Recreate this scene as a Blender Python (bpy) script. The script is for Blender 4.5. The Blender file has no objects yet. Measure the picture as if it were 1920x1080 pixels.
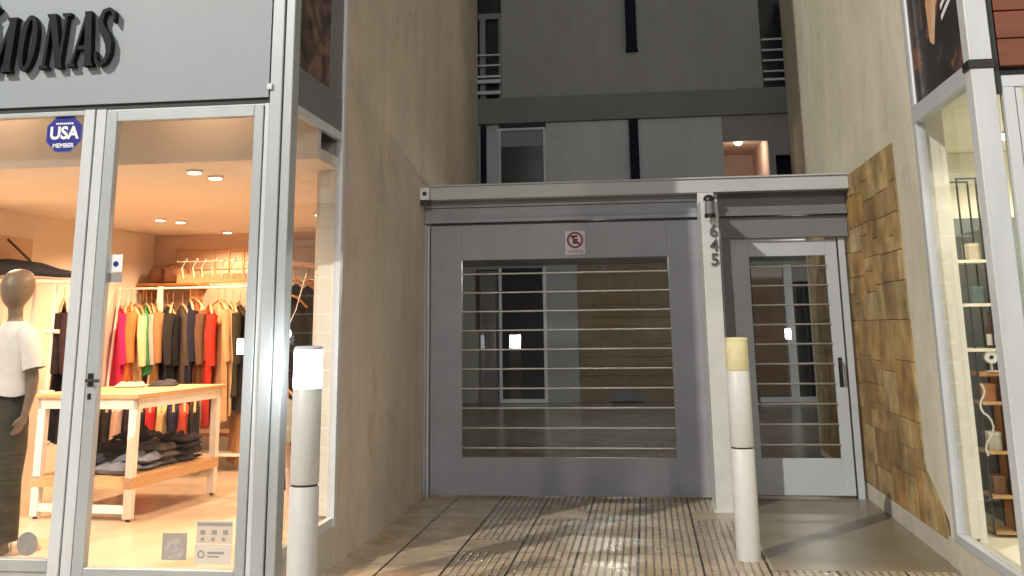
import bpy, math, random
from mathutils import Vector, Matrix, noise
random.seed(7)
S = bpy.context.scene
C = S.collection
PI = math.pi
# ---------------------------------------------------------------- camera
cam_d = bpy.data.cameras.new('camera'); cam = bpy.data.objects.new('camera', cam_d); C.objects.link(cam)
S.camera = cam
yaw, pitch, roll = math.radians(7.31693), math.radians(12.57288), math.radians(-0.704435)
fw = Vector((-math.sin(yaw)*math.cos(pitch), math.cos(yaw)*math.cos(pitch), math.sin(pitch)))
r0 = Vector((math.cos(yaw), math.sin(yaw), 0)); u0 = r0.cross(fw)
r1 = r0*math.cos(roll) + u0*math.sin(roll); u1 = r1.cross(fw)
M = Matrix((r1, u1, -fw)).transposed().to_4x4(); M.translation = (0, 0, 1.6)
cam.matrix_world = M
cam_d.sensor_width = 36; cam_d.lens = 1867.36*36/1920
cam_d.shift_y = -(540-194.64)/1920
cam_d.clip_start = .05; cam_d.clip_end = 600
# ---------------------------------------------------------------- night world: dim glow near the horizon, dark overhead
W = bpy.data.worlds.new('World'); S.world = W; W.use_nodes = True
nt = W.node_tree; nt.nodes.clear()
o_ = nt.nodes.new('ShaderNodeOutputWorld'); bg = nt.nodes.new('ShaderNodeBackground')
tc = nt.nodes.new('ShaderNodeTexCoord'); sx = nt.nodes.new('ShaderNodeSeparateXYZ'); cr = nt.nodes.new('ShaderNodeValToRGB')
nt.links.new(tc.outputs['Generated'], sx.inputs[0]); nt.links.new(sx.outputs['Z'], cr.inputs[0])
cr.color_ramp.elements[0].position = 0.0; cr.color_ramp.elements[0].color = (.78, .86, 1.0, 1)
cr.color_ramp.elements[1].position = 0.75; cr.color_ramp.elements[1].color = (.13, .14, .17, 1)
nt.links.new(cr.outputs[0], bg.inputs[0]); nt.links.new(bg.outputs[0], o_.inputs[0])
bg.inputs[1].default_value = .58
S.view_settings.view_transform = 'Standard'; S.view_settings.look = 'None'
S.view_settings.exposure = 0; S.view_settings.gamma = 1
S.render.resolution_x = 1024; S.render.resolution_y = 576
LAMP_A = Vector((-14.2, -12.0, 17.0))

# ---------------------------------------------------------------- materials
def srgb(r, g, b):
    f = lambda c: (c/12.92 if c <= .04045 else ((c+.055)/1.055)**2.4)
    return (f(r/255), f(g/255), f(b/255))
MATS = {}
def mat(name, col, rough=.6, metal=0, var=.06, vscale=3, bump=0, bscale=60, spec=.5, stretch=(1,1,1), col2=None, fac2=.5, emit=None, estr=0, coat=0):
    m = bpy.data.materials.new(name); m.use_nodes = True; n = m.node_tree
    b = n.nodes['Principled BSDF']
    b.inputs['Roughness'].default_value = rough; b.inputs['Metallic'].default_value = metal
    b.inputs['Specular IOR Level'].default_value = spec; b.inputs['Coat Weight'].default_value = coat
    t = n.nodes.new('ShaderNodeTexCoord'); mp = n.nodes.new('ShaderNodeMapping'); mp.inputs['Scale'].default_value = stretch
    n.links.new(t.outputs['Object'], mp.inputs[0])
    nz = n.nodes.new('ShaderNodeTexNoise'); nz.inputs['Scale'].default_value = vscale; nz.inputs['Detail'].default_value = 6
    nz.inputs['Roughness'].default_value = .62
    n.links.new(mp.outputs[0], nz.inputs[0])
    rp = n.nodes.new('ShaderNodeValToRGB'); n.links.new(nz.outputs['Fac'], rp.inputs[0])
    a = col2 if col2 else tuple(c*(1-var) for c in col)
    z = col if col2 else tuple(min(1, c*(1+var)) for c in col)
    rp.color_ramp.elements[0].position = .5-fac2*.35; rp.color_ramp.elements[0].color = (*a, 1)
    rp.color_ramp.elements[1].position = .5+fac2*.35; rp.color_ramp.elements[1].color = (*z, 1)
    n.links.new(rp.outputs[0], b.inputs['Base Color'])
    if bump:
        nb = n.nodes.new('ShaderNodeTexNoise'); nb.inputs['Scale'].default_value = bscale; nb.inputs['Detail'].default_value = 4
        n.links.new(mp.outputs[0], nb.inputs[0])
        bp = n.nodes.new('ShaderNodeBump'); bp.inputs['Strength'].default_value = bump; bp.inputs['Distance'].default_value = .01
        n.links.new(nb.outputs['Fac'], bp.inputs['Height']); n.links.new(bp.outputs[0], b.inputs['Normal'])
    if emit:
        b.inputs['Emission Color'].default_value = (*emit, 1); b.inputs['Emission Strength'].default_value = estr
    MATS[name] = m
    return m
def glass(name, tint=(1,1,1), refl=.04, rough=0.0):
    m = bpy.data.materials.new(name); m.use_nodes = True; n = m.node_tree; n.nodes.clear()
    o = n.nodes.new('ShaderNodeOutputMaterial'); mx = n.nodes.new('ShaderNodeMixShader')
    tr = n.nodes.new('ShaderNodeBsdfTransparent'); tr.inputs[0].default_value = (*tint, 1)
    gl = n.nodes.new('ShaderNodeBsdfGlossy'); gl.inputs['Roughness'].default_value = rough
    fr = n.nodes.new('ShaderNodeLayerWeight'); fr.inputs['Blend'].default_value = .5
    pw = n.nodes.new('ShaderNodeMath'); pw.operation = 'POWER'; pw.inputs[1].default_value = 5; n.links.new(fr.outputs['Facing'], pw.inputs[0])
    ma = n.nodes.new('ShaderNodeMath'); ma.operation = 'MAXIMUM'; ma.inputs[1].default_value = refl
    nz = n.nodes.new('ShaderNodeTexNoise'); nz.inputs['Scale'].default_value = 1.2
    tc = n.nodes.new('ShaderNodeTexCoord'); n.links.new(tc.outputs['Object'], nz.inputs[0])
    bp = n.nodes.new('ShaderNodeBump'); bp.inputs['Strength'].default_value = .03; n.links.new(nz.outputs['Fac'], bp.inputs['Height'])
    n.links.new(bp.outputs[0], gl.inputs['Normal'])
    n.links.new(pw.outputs[0], ma.inputs[0]); n.links.new(ma.outputs[0], mx.inputs[0])
    n.links.new(tr.outputs[0], mx.inputs[1]); n.links.new(gl.outputs[0], mx.inputs[2]); n.links.new(mx.outputs[0], o.inputs[0])
    return m
def emis(name, col, s):
    m = bpy.data.materials.new(name); m.use_nodes = True; n = m.node_tree; n.nodes.clear()
    o = n.nodes.new('ShaderNodeOutputMaterial'); e = n.nodes.new('ShaderNodeEmission')
    e.inputs[0].default_value = (*col, 1); e.inputs[1].default_value = s; n.links.new(e.outputs[0], o.inputs[0])
    return m

m_fascia = mat('painted_fascia', (.275, .31, .335), .5, var=.03, vscale=1.2, bump=.05, bscale=8)
m_alu = mat('grey_aluminium', (.42, .45, .46), .38, metal=.25, var=.07, vscale=4, stretch=(1,1,.3))
m_alu_w = mat('white_aluminium', (.60, .63, .65), .35, metal=.1, var=.07, vscale=5, stretch=(1,1,.3))
m_alu_d = mat('dark_seam', (.03, .03, .035), .6)
m_letter = mat('black_letter_enamel', (.008, .008, .012), .5, var=.2, vscale=30, spec=.15)
m_brown = mat('brown_plaster', (.56, .43, .34), .85, vscale=1.1, col2=(.43, .33, .26), fac2=.9, bump=.35, bscale=55, stretch=(1, 1.6, .35))
m_beige = mat('beige_plaster', (.58, .53, .43), .85, vscale=1.6, col2=(.46, .44, .35), fac2=.9, bump=.35, bscale=45, stretch=(1, 1.3, .5))
m_gate = mat('grey_gate_paint', (.285, .29, .32), .42, var=.10, vscale=2.2, bump=.06, bscale=7)
m_gate_l = mat('light_grey_door_paint', (.45, .475, .505), .42, var=.06, vscale=2, bump=.04, bscale=12)
m_gate_d = mat('dark_grey_paint', (.16, .16, .17), .5, var=.06, vscale=2)
m_beam = mat('beam_paint', (.44, .45, .45), .45, var=.06, vscale=2, stretch=(.3,1,1))
m_steel = mat('brushed_steel_bar', (.55, .52, .46), .28, metal=.9, var=.1, vscale=20)
m_post = mat('post_paint', (.56, .57, .56), .5, var=.08, vscale=4, bump=.1, bscale=30)
m_yel = mat('unlit_yellowed_diffuser', (.74, .66, .40), .35, var=.1, vscale=8)
m_lit = emis('lit_diffuser', (.95, .98, 1), 48)
m_cap = mat('lamp_cap', (.62, .64, .66), .4)
m_fac_d = mat('courtyard_paint_shaded', (.25, .255, .25), .8, vscale=.8, col2=(.20, .205, .20), fac2=.8, bump=.1, bscale=30)
m_fac_l = mat('courtyard_paint_lit', (.34, .365, .39), .7, vscale=1, col2=(.28, .30, .32), fac2=.8, bump=.08, bscale=25)
m_band = mat('slab_edge_paint', (.16, .175, .165), .8, var=.08, vscale=2)
m_navy = mat('navy_pipe_paint', (.006, .006, .016), .6, var=.2, vscale=5, spec=.1)
m_dkglass = mat('dark_window_glass', (.02, .022, .025), .12, var=.3, vscale=2)
m_white = mat('white_paint', (.70, .69, .68), .5, var=.05, vscale=5)
m_whitef = mat('white_lit_frame', (.80, .82, .88), .45, var=.04, vscale=5)
m_pink = mat('pinkish_room_paint', (.6, .5, .45), .8, var=.05)
m_ugrey = mat('undercroft_grey_wall', (.36, .36, .36), .8, var=.08, vscale=1.5, bump=.1, bscale=25)
m_plinth = mat('cream_plinth', (.52, .48, .40), .7, var=.12, vscale=6, bump=.15, bscale=30)
m_conc = mat('smooth_concrete', (.27, .22, .148), .34, vscale=1.6, col2=(.175, .145, .10), fac2=.9, bump=.12, bscale=14)
m_asph = mat('asphalt', (.05, .05, .05), .8, var=.15, vscale=8, bump=.3, bscale=120)
m_glass = glass('clear_pane', refl=.025)
m_gglass = glass('gate_pane', tint=(.80, .82, .82), refl=.04)
m_swall = mat('shop_wall', (.74, .66, .56), .8, var=.03, vscale=1)
m_sceil = mat('shop_ceiling', (.78, .72, .64), .85, var=.02)
m_sfloor = mat('shop_floor', (.62, .50, .38), .28, var=.06, vscale=1.5, bump=.02, bscale=5)
m_sback = mat('shop_back_wall', (.55, .40, .29), .8, var=.06, vscale=2)
m_bulk = mat('bulkhead_paint', (.80, .70, .60), .8, var=.03)
m_wood = mat('light_wood', (.66, .42, .22), .5, vscale=6, col2=(.50, .29, .13), fac2=.7, stretch=(1, 8, 8))
m_woodw = mat('white_wood', (.86, .80, .73), .5, var=.06, vscale=6)
m_woodo = mat('orange_wood', (.58, .27, .08), .5, vscale=6, col2=(.38, .16, .04), fac2=.7, stretch=(1, 8, 1))
m_mann = mat('mannequin_shell', (.17, .125, .085), .45, var=.08, vscale=4)
m_tee = mat('white_cotton', (.62, .60, .57), .9, var=.06, vscale=10, bump=.3, bscale=18)
m_trous = mat('dark_trouser_cloth', (.035, .033, .02), .9, var=.2, vscale=12, bump=.3, bscale=60)
m_rfloor = mat('cream_interior', (.80, .78, .68), .7, var=.05, vscale=2)
m_slate = mat('slate_panel', (.16, .19, .20), .5, vscale=3, col2=(.10, .12, .125), fac2=.8)
m_black = mat('black_metal', (.012, .012, .012), .4)
m_tan = mat('sticker_white', (.82, .82, .82), .5, var=.02)
m_grey = mat('sticker_grey', (.30, .29, .28), .5, var=.04)
m_blue = mat('sticker_blue', (.006, .008, .22), .4, var=.04)
m_red = mat('sign_red', (.22, .015, .03), .5)
m_signw = mat('sign_white', (.62, .55, .57), .5, var=.03)

def plaster(name, c1, c2, c3, streak=.5, seed=0):
    """rough render: broad mottling, narrow rain streaks, a few hairline cracks"""
    m = bpy.data.materials.new(name); m.use_nodes = True; n = m.node_tree; L = n.links; N = n.nodes.new; b = n.nodes['Principled BSDF']
    b.inputs['Roughness'].default_value = .88; b.inputs['Specular IOR Level'].default_value = .25
    tc = N('ShaderNodeTexCoord')
    def nz(scale, st, det=6, dist=0):
        mp = N('ShaderNodeMapping'); mp.inputs['Scale'].default_value = st; mp.inputs['Location'].default_value = (seed, seed*1.3, seed*.7); L.new(tc.outputs['Object'], mp.inputs[0])
        k = N('ShaderNodeTexNoise'); k.inputs['Scale'].default_value = scale; k.inputs['Detail'].default_value = det; k.inputs['Roughness'].default_value = .65; k.inputs['Distortion'].default_value = dist
        L.new(mp.outputs[0], k.inputs[0]); return k.outputs['Fac']
    def ramp(f, p0, a, p1, z):
        k = N('ShaderNodeValToRGB'); L.new(f, k.inputs[0]); e = k.color_ramp.elements; e[0].position = p0; e[0].color = (*a, 1); e[1].position = p1; e[1].color = (*z, 1); return k.outputs[0]
    def mix(f, a, z, mode='MIX'):
        k = N('ShaderNodeMix'); k.data_type = 'RGBA'; k.blend_type = mode
        if isinstance(f, (int, float)): k.inputs[0].default_value = f
        else: L.new(f, k.inputs[0])
        L.new(a, k.inputs[6]); L.new(z, k.inputs[7]); return k.outputs[2]
    base = ramp(nz(1.1, (1, 1, .55), 7, .4), .34, c2, .66, c1)
    st = ramp(nz(2.6, (1, 1, .10), 6, .5), .42, (.74, .73, .70), .60, (1, 1, 1))
    blot = ramp(nz(2.6, (1, 1, .8), 8, 1.2), .30, c3, .46, (1, 1, 1))
    vo = N('ShaderNodeTexVoronoi'); vo.feature = 'DISTANCE_TO_EDGE'; vo.inputs['Scale'].default_value = .9
    ds = N('ShaderNodeMapping'); L.new(tc.outputs['Object'], ds.inputs[0]); nd = N('ShaderNodeTexNoise'); nd.inputs['Scale'].default_value = 3; nd.inputs['Detail'].default_value = 5; L.new(tc.outputs['Object'], nd.inputs[0])
    va = N('ShaderNodeVectorMath'); va.operation = 'MULTIPLY_ADD'; va.inputs[1].default_value = (.35, .35, .35); L.new(nd.outputs['Color'], va.inputs[0]); L.new(ds.outputs[0], va.inputs[2]); L.new(va.outputs[0], vo.inputs[0])
    cr = ramp(vo.outputs['Distance'], .001, (.62, .58, .52), .004, (1, 1, 1))
    col = mix(streak, base, st, 'MULTIPLY'); col = mix(.8, col, blot, 'MULTIPLY'); col = mix(.45, col, cr, 'MULTIPLY')
    gr = ramp(nz(90, (1, 1, 1), 3), .3, (.88, .88, .88), .7, (1.06, 1.06, 1.06)); col = mix(1.0, col, gr, 'MULTIPLY')
    L.new(col, b.inputs['Base Color'])
    bp = N('ShaderNodeBump'); bp.inputs['Strength'].default_value = .55; bp.inputs['Distance'].default_value = .008; L.new(nz(48, (1, 1, 1), 6), bp.inputs['Height'])
    b2 = N('ShaderNodeBump'); b2.inputs['Strength'].default_value = .35; b2.inputs['Distance'].default_value = .04; L.new(nz(3.2, (1, 1, .6), 4), b2.inputs['Height']); L.new(bp.outputs[0], b2.inputs['Normal'])
    L.new(b2.outputs[0], b.inputs['Normal'])
    return m
m_brown = plaster('brown_plaster', (.66, .57, .48), (.52, .445, .37), (.80, .76, .72), .22, 1)
m_beige = plaster('beige_plaster', (.72, .665, .55), (.56, .54, .43), (.84, .84, .79), .2, 9)
m_boll = mat('bollard_white_paint', (.62, .62, .60), .42, vscale=3.5, col2=(.54, .535, .51), fac2=.8, bump=.05, bscale=9, stretch=(1, 1, .4))
m_fac_d = plaster('courtyard_paint_shaded', (.30, .305, .305), (.265, .27, .27), (.9, .9, .9), .15, 4)  # upper wall colour darkened for the dimmer light higher up
m_fac_l = plaster('courtyard_paint_lit', (.47, .50, .53), (.41, .44, .47), (.92, .92, .92), .12, 6)  # lower wall colour lightened for the light from below

def stone_mat():
    m = mat('honey_stone_cladding', (.33, .21, .09), .75, vscale=3.2, bump=.45, bscale=26); n = m.node_tree
    b = n.nodes['Principled BSDF']; g = n.nodes.new('ShaderNodeNewGeometry'); r = n.nodes.new('ShaderNodeValToRGB')
    n.links.new(g.outputs['Random Per Island'], r.inputs[0])
    cols = [(0, (.26, .17, .075)), (.25, (.44, .30, .13)), (.45, (.52, .40, .21)), (.62, (.36, .25, .12)), (.8, (.48, .29, .11)), (1, (.56, .46, .29))]
    e = r.color_ramp.elements; e[0].position = 0; e[0].color = (*cols[0][1], 1); e[1].position = 1; e[1].color = (*cols[-1][1], 1)
    for p, c in cols[1:-1]: k = e.new(p); k.color = (*c, 1)
    rp = [x for x in n.nodes if x.type == 'VALTORGB' and x != r][0]
    rp.color_ramp.elements[0].color = (.44, .40, .33, 1); rp.color_ramp.elements[1].color = (1.12, 1.06, .94, 1)
    rp.color_ramp.elements[0].position = .34; rp.color_ramp.elements[1].position = .68
    mx = n.nodes.new('ShaderNodeMix'); mx.data_type = 'RGBA'; mx.blend_type = 'MULTIPLY'; mx.inputs[0].default_value = 1
    n.links.new(r.outputs[0], mx.inputs[6]); n.links.new(rp.outputs[0], mx.inputs[7]); n.links.new(mx.outputs[2], b.inputs['Base Color'])
    return m
m_stone = stone_mat()

def tile_mat():
    """pavement tiles 0.433 m, each with its own groove direction (long, cross or none)"""
    m = bpy.data.materials.new('grooved_pavement_tiles'); m.use_nodes = True; n = m.node_tree; L = n.links; N = n.nodes.new
    b = n.nodes['Principled BSDF']
    tc = N('ShaderNodeTexCoord'); sp = N('ShaderNodeSeparateXYZ'); L.new(tc.outputs['Object'], sp.inputs[0])
    def mth(op, a, bb=None, cc=None):
        k = N('ShaderNodeMath'); k.operation = op
        for i, v in enumerate((a, bb, cc)):
            if v is None: continue
            if isinstance(v, (int, float)): k.inputs[i].default_value = v
            else: L.new(v, k.inputs[i])
        return k.outputs[0]
    T = .433
    u = mth('DIVIDE', mth('ADD', sp.outputs['X'], .116), T); v = mth('DIVIDE', mth('ADD', sp.outputs['Y'], .12), T)
    iu = mth('FLOOR', u); iv = mth('FLOOR', v); fu = mth('FRACT', u); fv = mth('FRACT', v)
    cb = N('ShaderNodeCombineXYZ'); L.new(iu, cb.inputs[0]); L.new(iv, cb.inputs[1])
    wn = N('ShaderNodeTexWhiteNoise'); wn.noise_dimensions = '3D'; L.new(cb.outputs[0], wn.inputs[0])
    # distance to the tile edge -> joint
    def edge(f, w): # 1 in the joint
        d = mth('ABSOLUTE', mth('SUBTRACT', f, .5)); return mth('GREATER_THAN', d, .5-w)
    jx = edge(fu, .020); jy = edge(fv, .007)
    def groove(f, cnt):
        g = mth('ABSOLUTE', mth('SUBTRACT', mth('FRACT', mth('MULTIPLY', f, cnt)), .5))
        mr = N('ShaderNodeMapRange'); mr.interpolation_type = 'SMOOTHSTEP'; L.new(g, mr.inputs[0])
        mr.inputs[1].default_value = .28; mr.inputs[2].default_value = .44; return mr.outputs[0]
    gl = groove(fu, 8); gc = groove(fv, 8)
    rnd = wn.outputs['Value']
    haslong = mth('LESS_THAN', rnd, .95); hascross = mth('MAXIMUM', mth('GREATER_THAN', rnd, .90), mth('GREATER_THAN', sp.outputs['X'], .317))
    near = N('ShaderNodeMapRange'); L.new(sp.outputs['Y'], near.inputs[0]); near.inputs[1].default_value = 7.30; near.inputs[2].default_value = 7.31
    near.inputs[3].default_value = 1; near.inputs[4].default_value = 0
    hascross = mth('MAXIMUM', hascross, near.outputs[0]); haslong = mth('MAXIMUM', haslong, near.outputs[0])
    # the strip by the left wall and the first tiles are plain
    plain = mth('LESS_THAN', sp.outputs['X'], -1.415)
    hascross = mth('MULTIPLY', hascross, mth('SUBTRACT', 1, plain)); haslong = mth('MULTIPLY', haslong, mth('SUBTRACT', 1, plain))
    gr = mth('MAXIMUM', mth('MULTIPLY', gl, haslong), mth('MULTIPLY', mth('MULTIPLY', gc, .5), hascross))
    nz = N('ShaderNodeTexNoise'); nz.inputs['Scale'].default_value = 5; nz.inputs['Detail'].default_value = 7; L.new(tc.outputs['Object'], nz.inputs[0])
    wear = N('ShaderNodeMapRange'); L.new(nz.outputs['Fac'], wear.inputs[0]); wear.inputs[1].default_value = .3; wear.inputs[2].default_value = .7
    wear.inputs[3].default_value = .72; wear.inputs[4].default_value = 1
    gr2 = mth('MULTIPLY', gr, wear.outputs[0])
    r = N('ShaderNodeValToRGB'); L.new(nz.outputs['Fac'], r.inputs[0])
    e = r.color_ramp.elements; e[0].position = .3; e[0].color = (.38, .30, .205, 1); e[1].position = .7; e[1].color = (.62, .50, .355, 1)
    tv = N('ShaderNodeMapRange'); L.new(wn.outputs['Color'], tv.inputs[0]); tv.inputs[3].default_value = .88; tv.inputs[4].default_value = 1.06
    mx0 = N('ShaderNodeMix'); mx0.data_type = 'RGBA'; mx0.blend_type = 'MULTIPLY'; mx0.inputs[0].default_value = 1
    L.new(r.outputs[0], mx0.inputs[6]); cc = N('ShaderNodeCombineColor')
    for i in range(3): L.new(tv.outputs[0], cc.inputs[i])
    L.new(cc.outputs[0], mx0.inputs[7])
    mx = N('ShaderNodeMix'); mx.data_type = 'RGBA'; L.new(mth('MULTIPLY', gr2, .85), mx.inputs[0]); L.new(mx0.outputs[2], mx.inputs[6]); mx.inputs[7].default_value = (.055, .042, .03, 1)
    mj = N('ShaderNodeMix'); mj.data_type = 'RGBA'; L.new(mth('MAXIMUM', jx, jy), mj.inputs[0]); L.new(mx.outputs[2], mj.inputs[6]); mj.inputs[7].default_value = (.022, .018, .014, 1)
    L.new(mj.outputs[2], b.inputs['Base Color'])
    nr = N('ShaderNodeTexNoise'); nr.inputs['Scale'].default_value = 2.3; nr.inputs['Detail'].default_value = 5; L.new(tc.outputs['Object'], nr.inputs[0])
    rr = N('ShaderNodeMapRange'); L.new(nr.outputs['Fac'], rr.inputs[0]); rr.inputs[1].default_value = .35; rr.inputs[2].default_value = .65
    rr.inputs[3].default_value = .10; rr.inputs[4].default_value = .42; L.new(rr.outputs[0], b.inputs['Roughness'])
    hb = N('ShaderNodeTexNoise'); hb.inputs['Scale'].default_value = 40; hb.inputs['Detail'].default_value = 4; L.new(tc.outputs['Object'], hb.inputs[0])
    h = mth('SUBTRACT', mth('MULTIPLY', hb.outputs['Fac'], .28), mth('MAXIMUM', gr2, mth('MAXIMUM', jx, jy)))
    bp = N('ShaderNodeBump'); bp.inputs['Strength'].default_value = .7; bp.inputs['Distance'].default_value = .006; L.new(h, bp.inputs['Height']); L.new(bp.outputs[0], b.inputs['Normal'])
    return m
m_tile = tile_mat()
def poster_mat(name, cols, sc, seed):
    m = bpy.data.materials.new(name); m.use_nodes = True; n = m.node_tree; b = n.nodes['Principled BSDF']
    t = n.nodes.new('ShaderNodeTexCoord'); mp = n.nodes.new('ShaderNodeMapping'); mp.inputs['Location'].default_value = (seed, seed*2, seed)
    nz = n.nodes.new('ShaderNodeTexNoise'); nz.inputs['Scale'].default_value = sc; nz.inputs['Distortion'].default_value = 1.6; nz.inputs['Detail'].default_value = 2
    n.links.new(t.outputs['Object'], mp.inputs[0]); n.links.new(mp.outputs[0], nz.inputs[0])
    r = n.nodes.new('ShaderNodeValToRGB'); n.links.new(nz.outputs['Fac'], r.inputs[0]); e = r.color_ramp.elements
    e[0].position = cols[0][0]; e[0].color = (*cols[0][1], 1); e[1].position = cols[-1][0]; e[1].color = (*cols[-1][1], 1)
    for p, c in cols[1:-1]: k = e.new(p); k.color = (*c, 1)
    n.links.new(r.outputs[0], b.inputs['Base Color']); b.inputs['Roughness'].default_value = .25
    return m
m_posterL = poster_mat('brown_poster_print', [(.35, (.03, .018, .014)), (.5, (.10, .055, .04)), (.62, (.22, .13, .09)), (.8, (.07, .04, .03))], 2.4, 3)
m_posterR = poster_mat('dark_poster_print', [(.3, (.015, .015, .015)), (.52, (.035, .03, .032)), (.60, (.22, .085, .04)), (.7, (.05, .035, .03))], 2.2, 1.7)
def clad_mat():
    m = mat('red_brown_boards', (.24, .065, .026), .45, vscale=4, col2=(.15, .038, .015), fac2=.8, stretch=(.5, 1, 6), bump=.1, bscale=20)
    return m
m_clad = clad_mat()
_cc = {}
def cloth(c):
    if c not in _cc:
        _cc[c] = mat('garment_cloth', c, .9, var=.14, vscale=9, bump=.4, bscale=45, stretch=(1, 1, .3))
    return _cc[c]

# ---------------------------------------------------------------- builders
class MB:
    def __init__(s): s.v = []; s.f = []
    def add(s, vs, fs):
        k = len(s.v); s.v += [tuple(v) for v in vs]; s.f += [tuple(i+k for i in f) for f in fs]; return s
    def box(s, x0, x1, y0, y1, z0, z1):
        x0, x1 = min(x0, x1), max(x0, x1); y0, y1 = min(y0, y1), max(y0, y1); z0, z1 = min(z0, z1), max(z0, z1)
        return s.add([(x0,y0,z0),(x1,y0,z0),(x1,y1,z0),(x0,y1,z0),(x0,y0,z1),(x1,y0,z1),(x1,y1,z1),(x0,y1,z1)],
                     [(0,3,2,1),(4,5,6,7),(0,1,5,4),(1,2,6,5),(2,3,7,6),(3,0,4,7)])
    def tube(s, pts, r, n=12, rs=None, cap=True, flat=1):
        pts = [Vector(p) for p in pts]; vs = []; N = len(pts); prev = None
        for i, p in enumerate(pts):
            d = (pts[min(i+1, N-1)]-pts[max(i-1, 0)]).normalized()
            if prev is None:
                a = Vector((0,0,1)) if abs(d.z) < .9 else Vector((1,0,0)); x = d.cross(a).normalized()
            else: x = (prev - d*prev.dot(d)).normalized()
            prev = x; y = d.cross(x); rr = rs[i] if rs else r
            for k in range(n):
                t = 2*PI*k/n; vs.append(p + x*math.cos(t)*rr + y*math.sin(t)*rr*flat)
        fs = []
        for i in range(N-1):
            for k in range(n):
                a = i*n+k; b = i*n+(k+1) % n; fs.append((a, b, b+n, a+n))
        if cap: fs.append(tuple(range(n-1, -1, -1))); fs.append(tuple((N-1)*n+k for k in range(n)))
        return s.add(vs, fs)
    def loft(s, rings, n=24):
        """rings: (cx,cy,cz,rx,ry,power)"""
        vs = []
        for cx, cy, cz, rx, ry in rings:
            for k in range(n):
                t = 2*PI*k/n; vs.append((cx+rx*math.cos(t), cy+ry*math.sin(t), cz))
        fs = [((i*n+k), (i*n+(k+1) % n), ((i+1)*n+(k+1) % n), ((i+1)*n+k)) for i in range(len(rings)-1) for k in range(n)]
        fs.append(tuple(range(n-1, -1, -1))); fs.append(tuple((len(rings)-1)*n+k for k in range(n)))
        return s.add(vs, fs)
    def prism(s, poly, axis, a, b):
        """poly of 2D points extruded along an axis from a to b"""
        def p3(p, t): return {'y': (p[0], t, p[1]), 'x': (t, p[0], p[1]), 'z': (p[0], p[1], t)}[axis]
        n = len(poly); vs = [p3(p, a) for p in poly]+[p3(p, b) for p in poly]
        fs = [tuple(range(n)), tuple(range(2*n-1, n-1, -1))]+[(i, i+n, (i+1) % n+n, (i+1) % n) for i in range(n)]
        return s.add(vs, fs)
    def build(s, name, m, parent=None, bevel=0, smooth=False, off=None):
        ox = Vector(off) if off is not None else (Vector(parent['_o']) if parent is not None and '_o' in parent else Vector((0,0,0)))
        me = bpy.data.meshes.new(name); me.from_pydata([tuple(Vector(v)-ox) for v in s.v], [], s.f); me.update()
        import bmesh
        bm = bmesh.new(); bm.from_mesh(me); bmesh.ops.recalc_face_normals(bm, faces=bm.faces); bm.to_mesh(me); bm.free()
        me.materials.append(m)
        if smooth: me.polygons.foreach_set('use_smooth', [True]*len(me.polygons))
        o = bpy.data.objects.new(name, me); C.objects.link(o)
        if parent is not None: o.parent = parent; o['_o'] = list(ox)
        else: o.location = ox
        if bevel:
            md = o.modifiers.new('bevel', 'BEVEL'); md.width = bevel; md.segments = 2; md.limit_method = 'ANGLE'; md.harden_normals = False
        if smooth and not bevel:
            md = o.modifiers.new('smooth_by_angle', 'EDGE_SPLIT'); md.split_angle = math.radians(50)
        return o
def bx(*a): return MB().box(*a)
def thing(name, label, cat, loc, group=None, rot=0):
    o = bpy.data.objects.new(name, None); C.objects.link(o); o.location = loc; o.rotation_euler = (0, 0, rot)
    o.empty_display_size = .1; o['label'] = label; o['category'] = cat; o['_o'] = list(loc)
    if group: o['group'] = group
    return o
def local(o): o['_o'] = [0, 0, 0]; return o
def tag(o, label, cat, group=None):
    o['label'] = label; o['category'] = cat
    if group: o['group'] = group
    return o
def struct(o): o['kind'] = 'structure'; return o
def text_mb(txt, size, depth, bold=0, extr='y'):
    cu = bpy.data.curves.new('t', 'FONT'); cu.body = txt; cu.size = size; cu.extrude = depth; cu.offset = bold; cu.align_x = 'CENTER'; cu.align_y = 'CENTER'
    cu.resolution_u = 4
    ob = bpy.data.objects.new('t', cu); C.objects.link(ob); bpy.context.view_layer.update()
    me = bpy.data.meshes.new_from_object(ob)
    mb = MB(); mb.add([(v.co.x, -v.co.z, v.co.y) for v in me.vertices], [tuple(p.vertices) for p in me.polygons])
    bpy.data.objects.remove(ob); bpy.data.curves.remove(cu); bpy.data.meshes.remove(me)
    return mb
def moved(mb, dx, dy, dz, sx=1, sz=1):
    mb.v = [(v[0]*sx+dx, v[1]+dy, v[2]*sz+dz) for v in mb.v]; return mb

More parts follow.
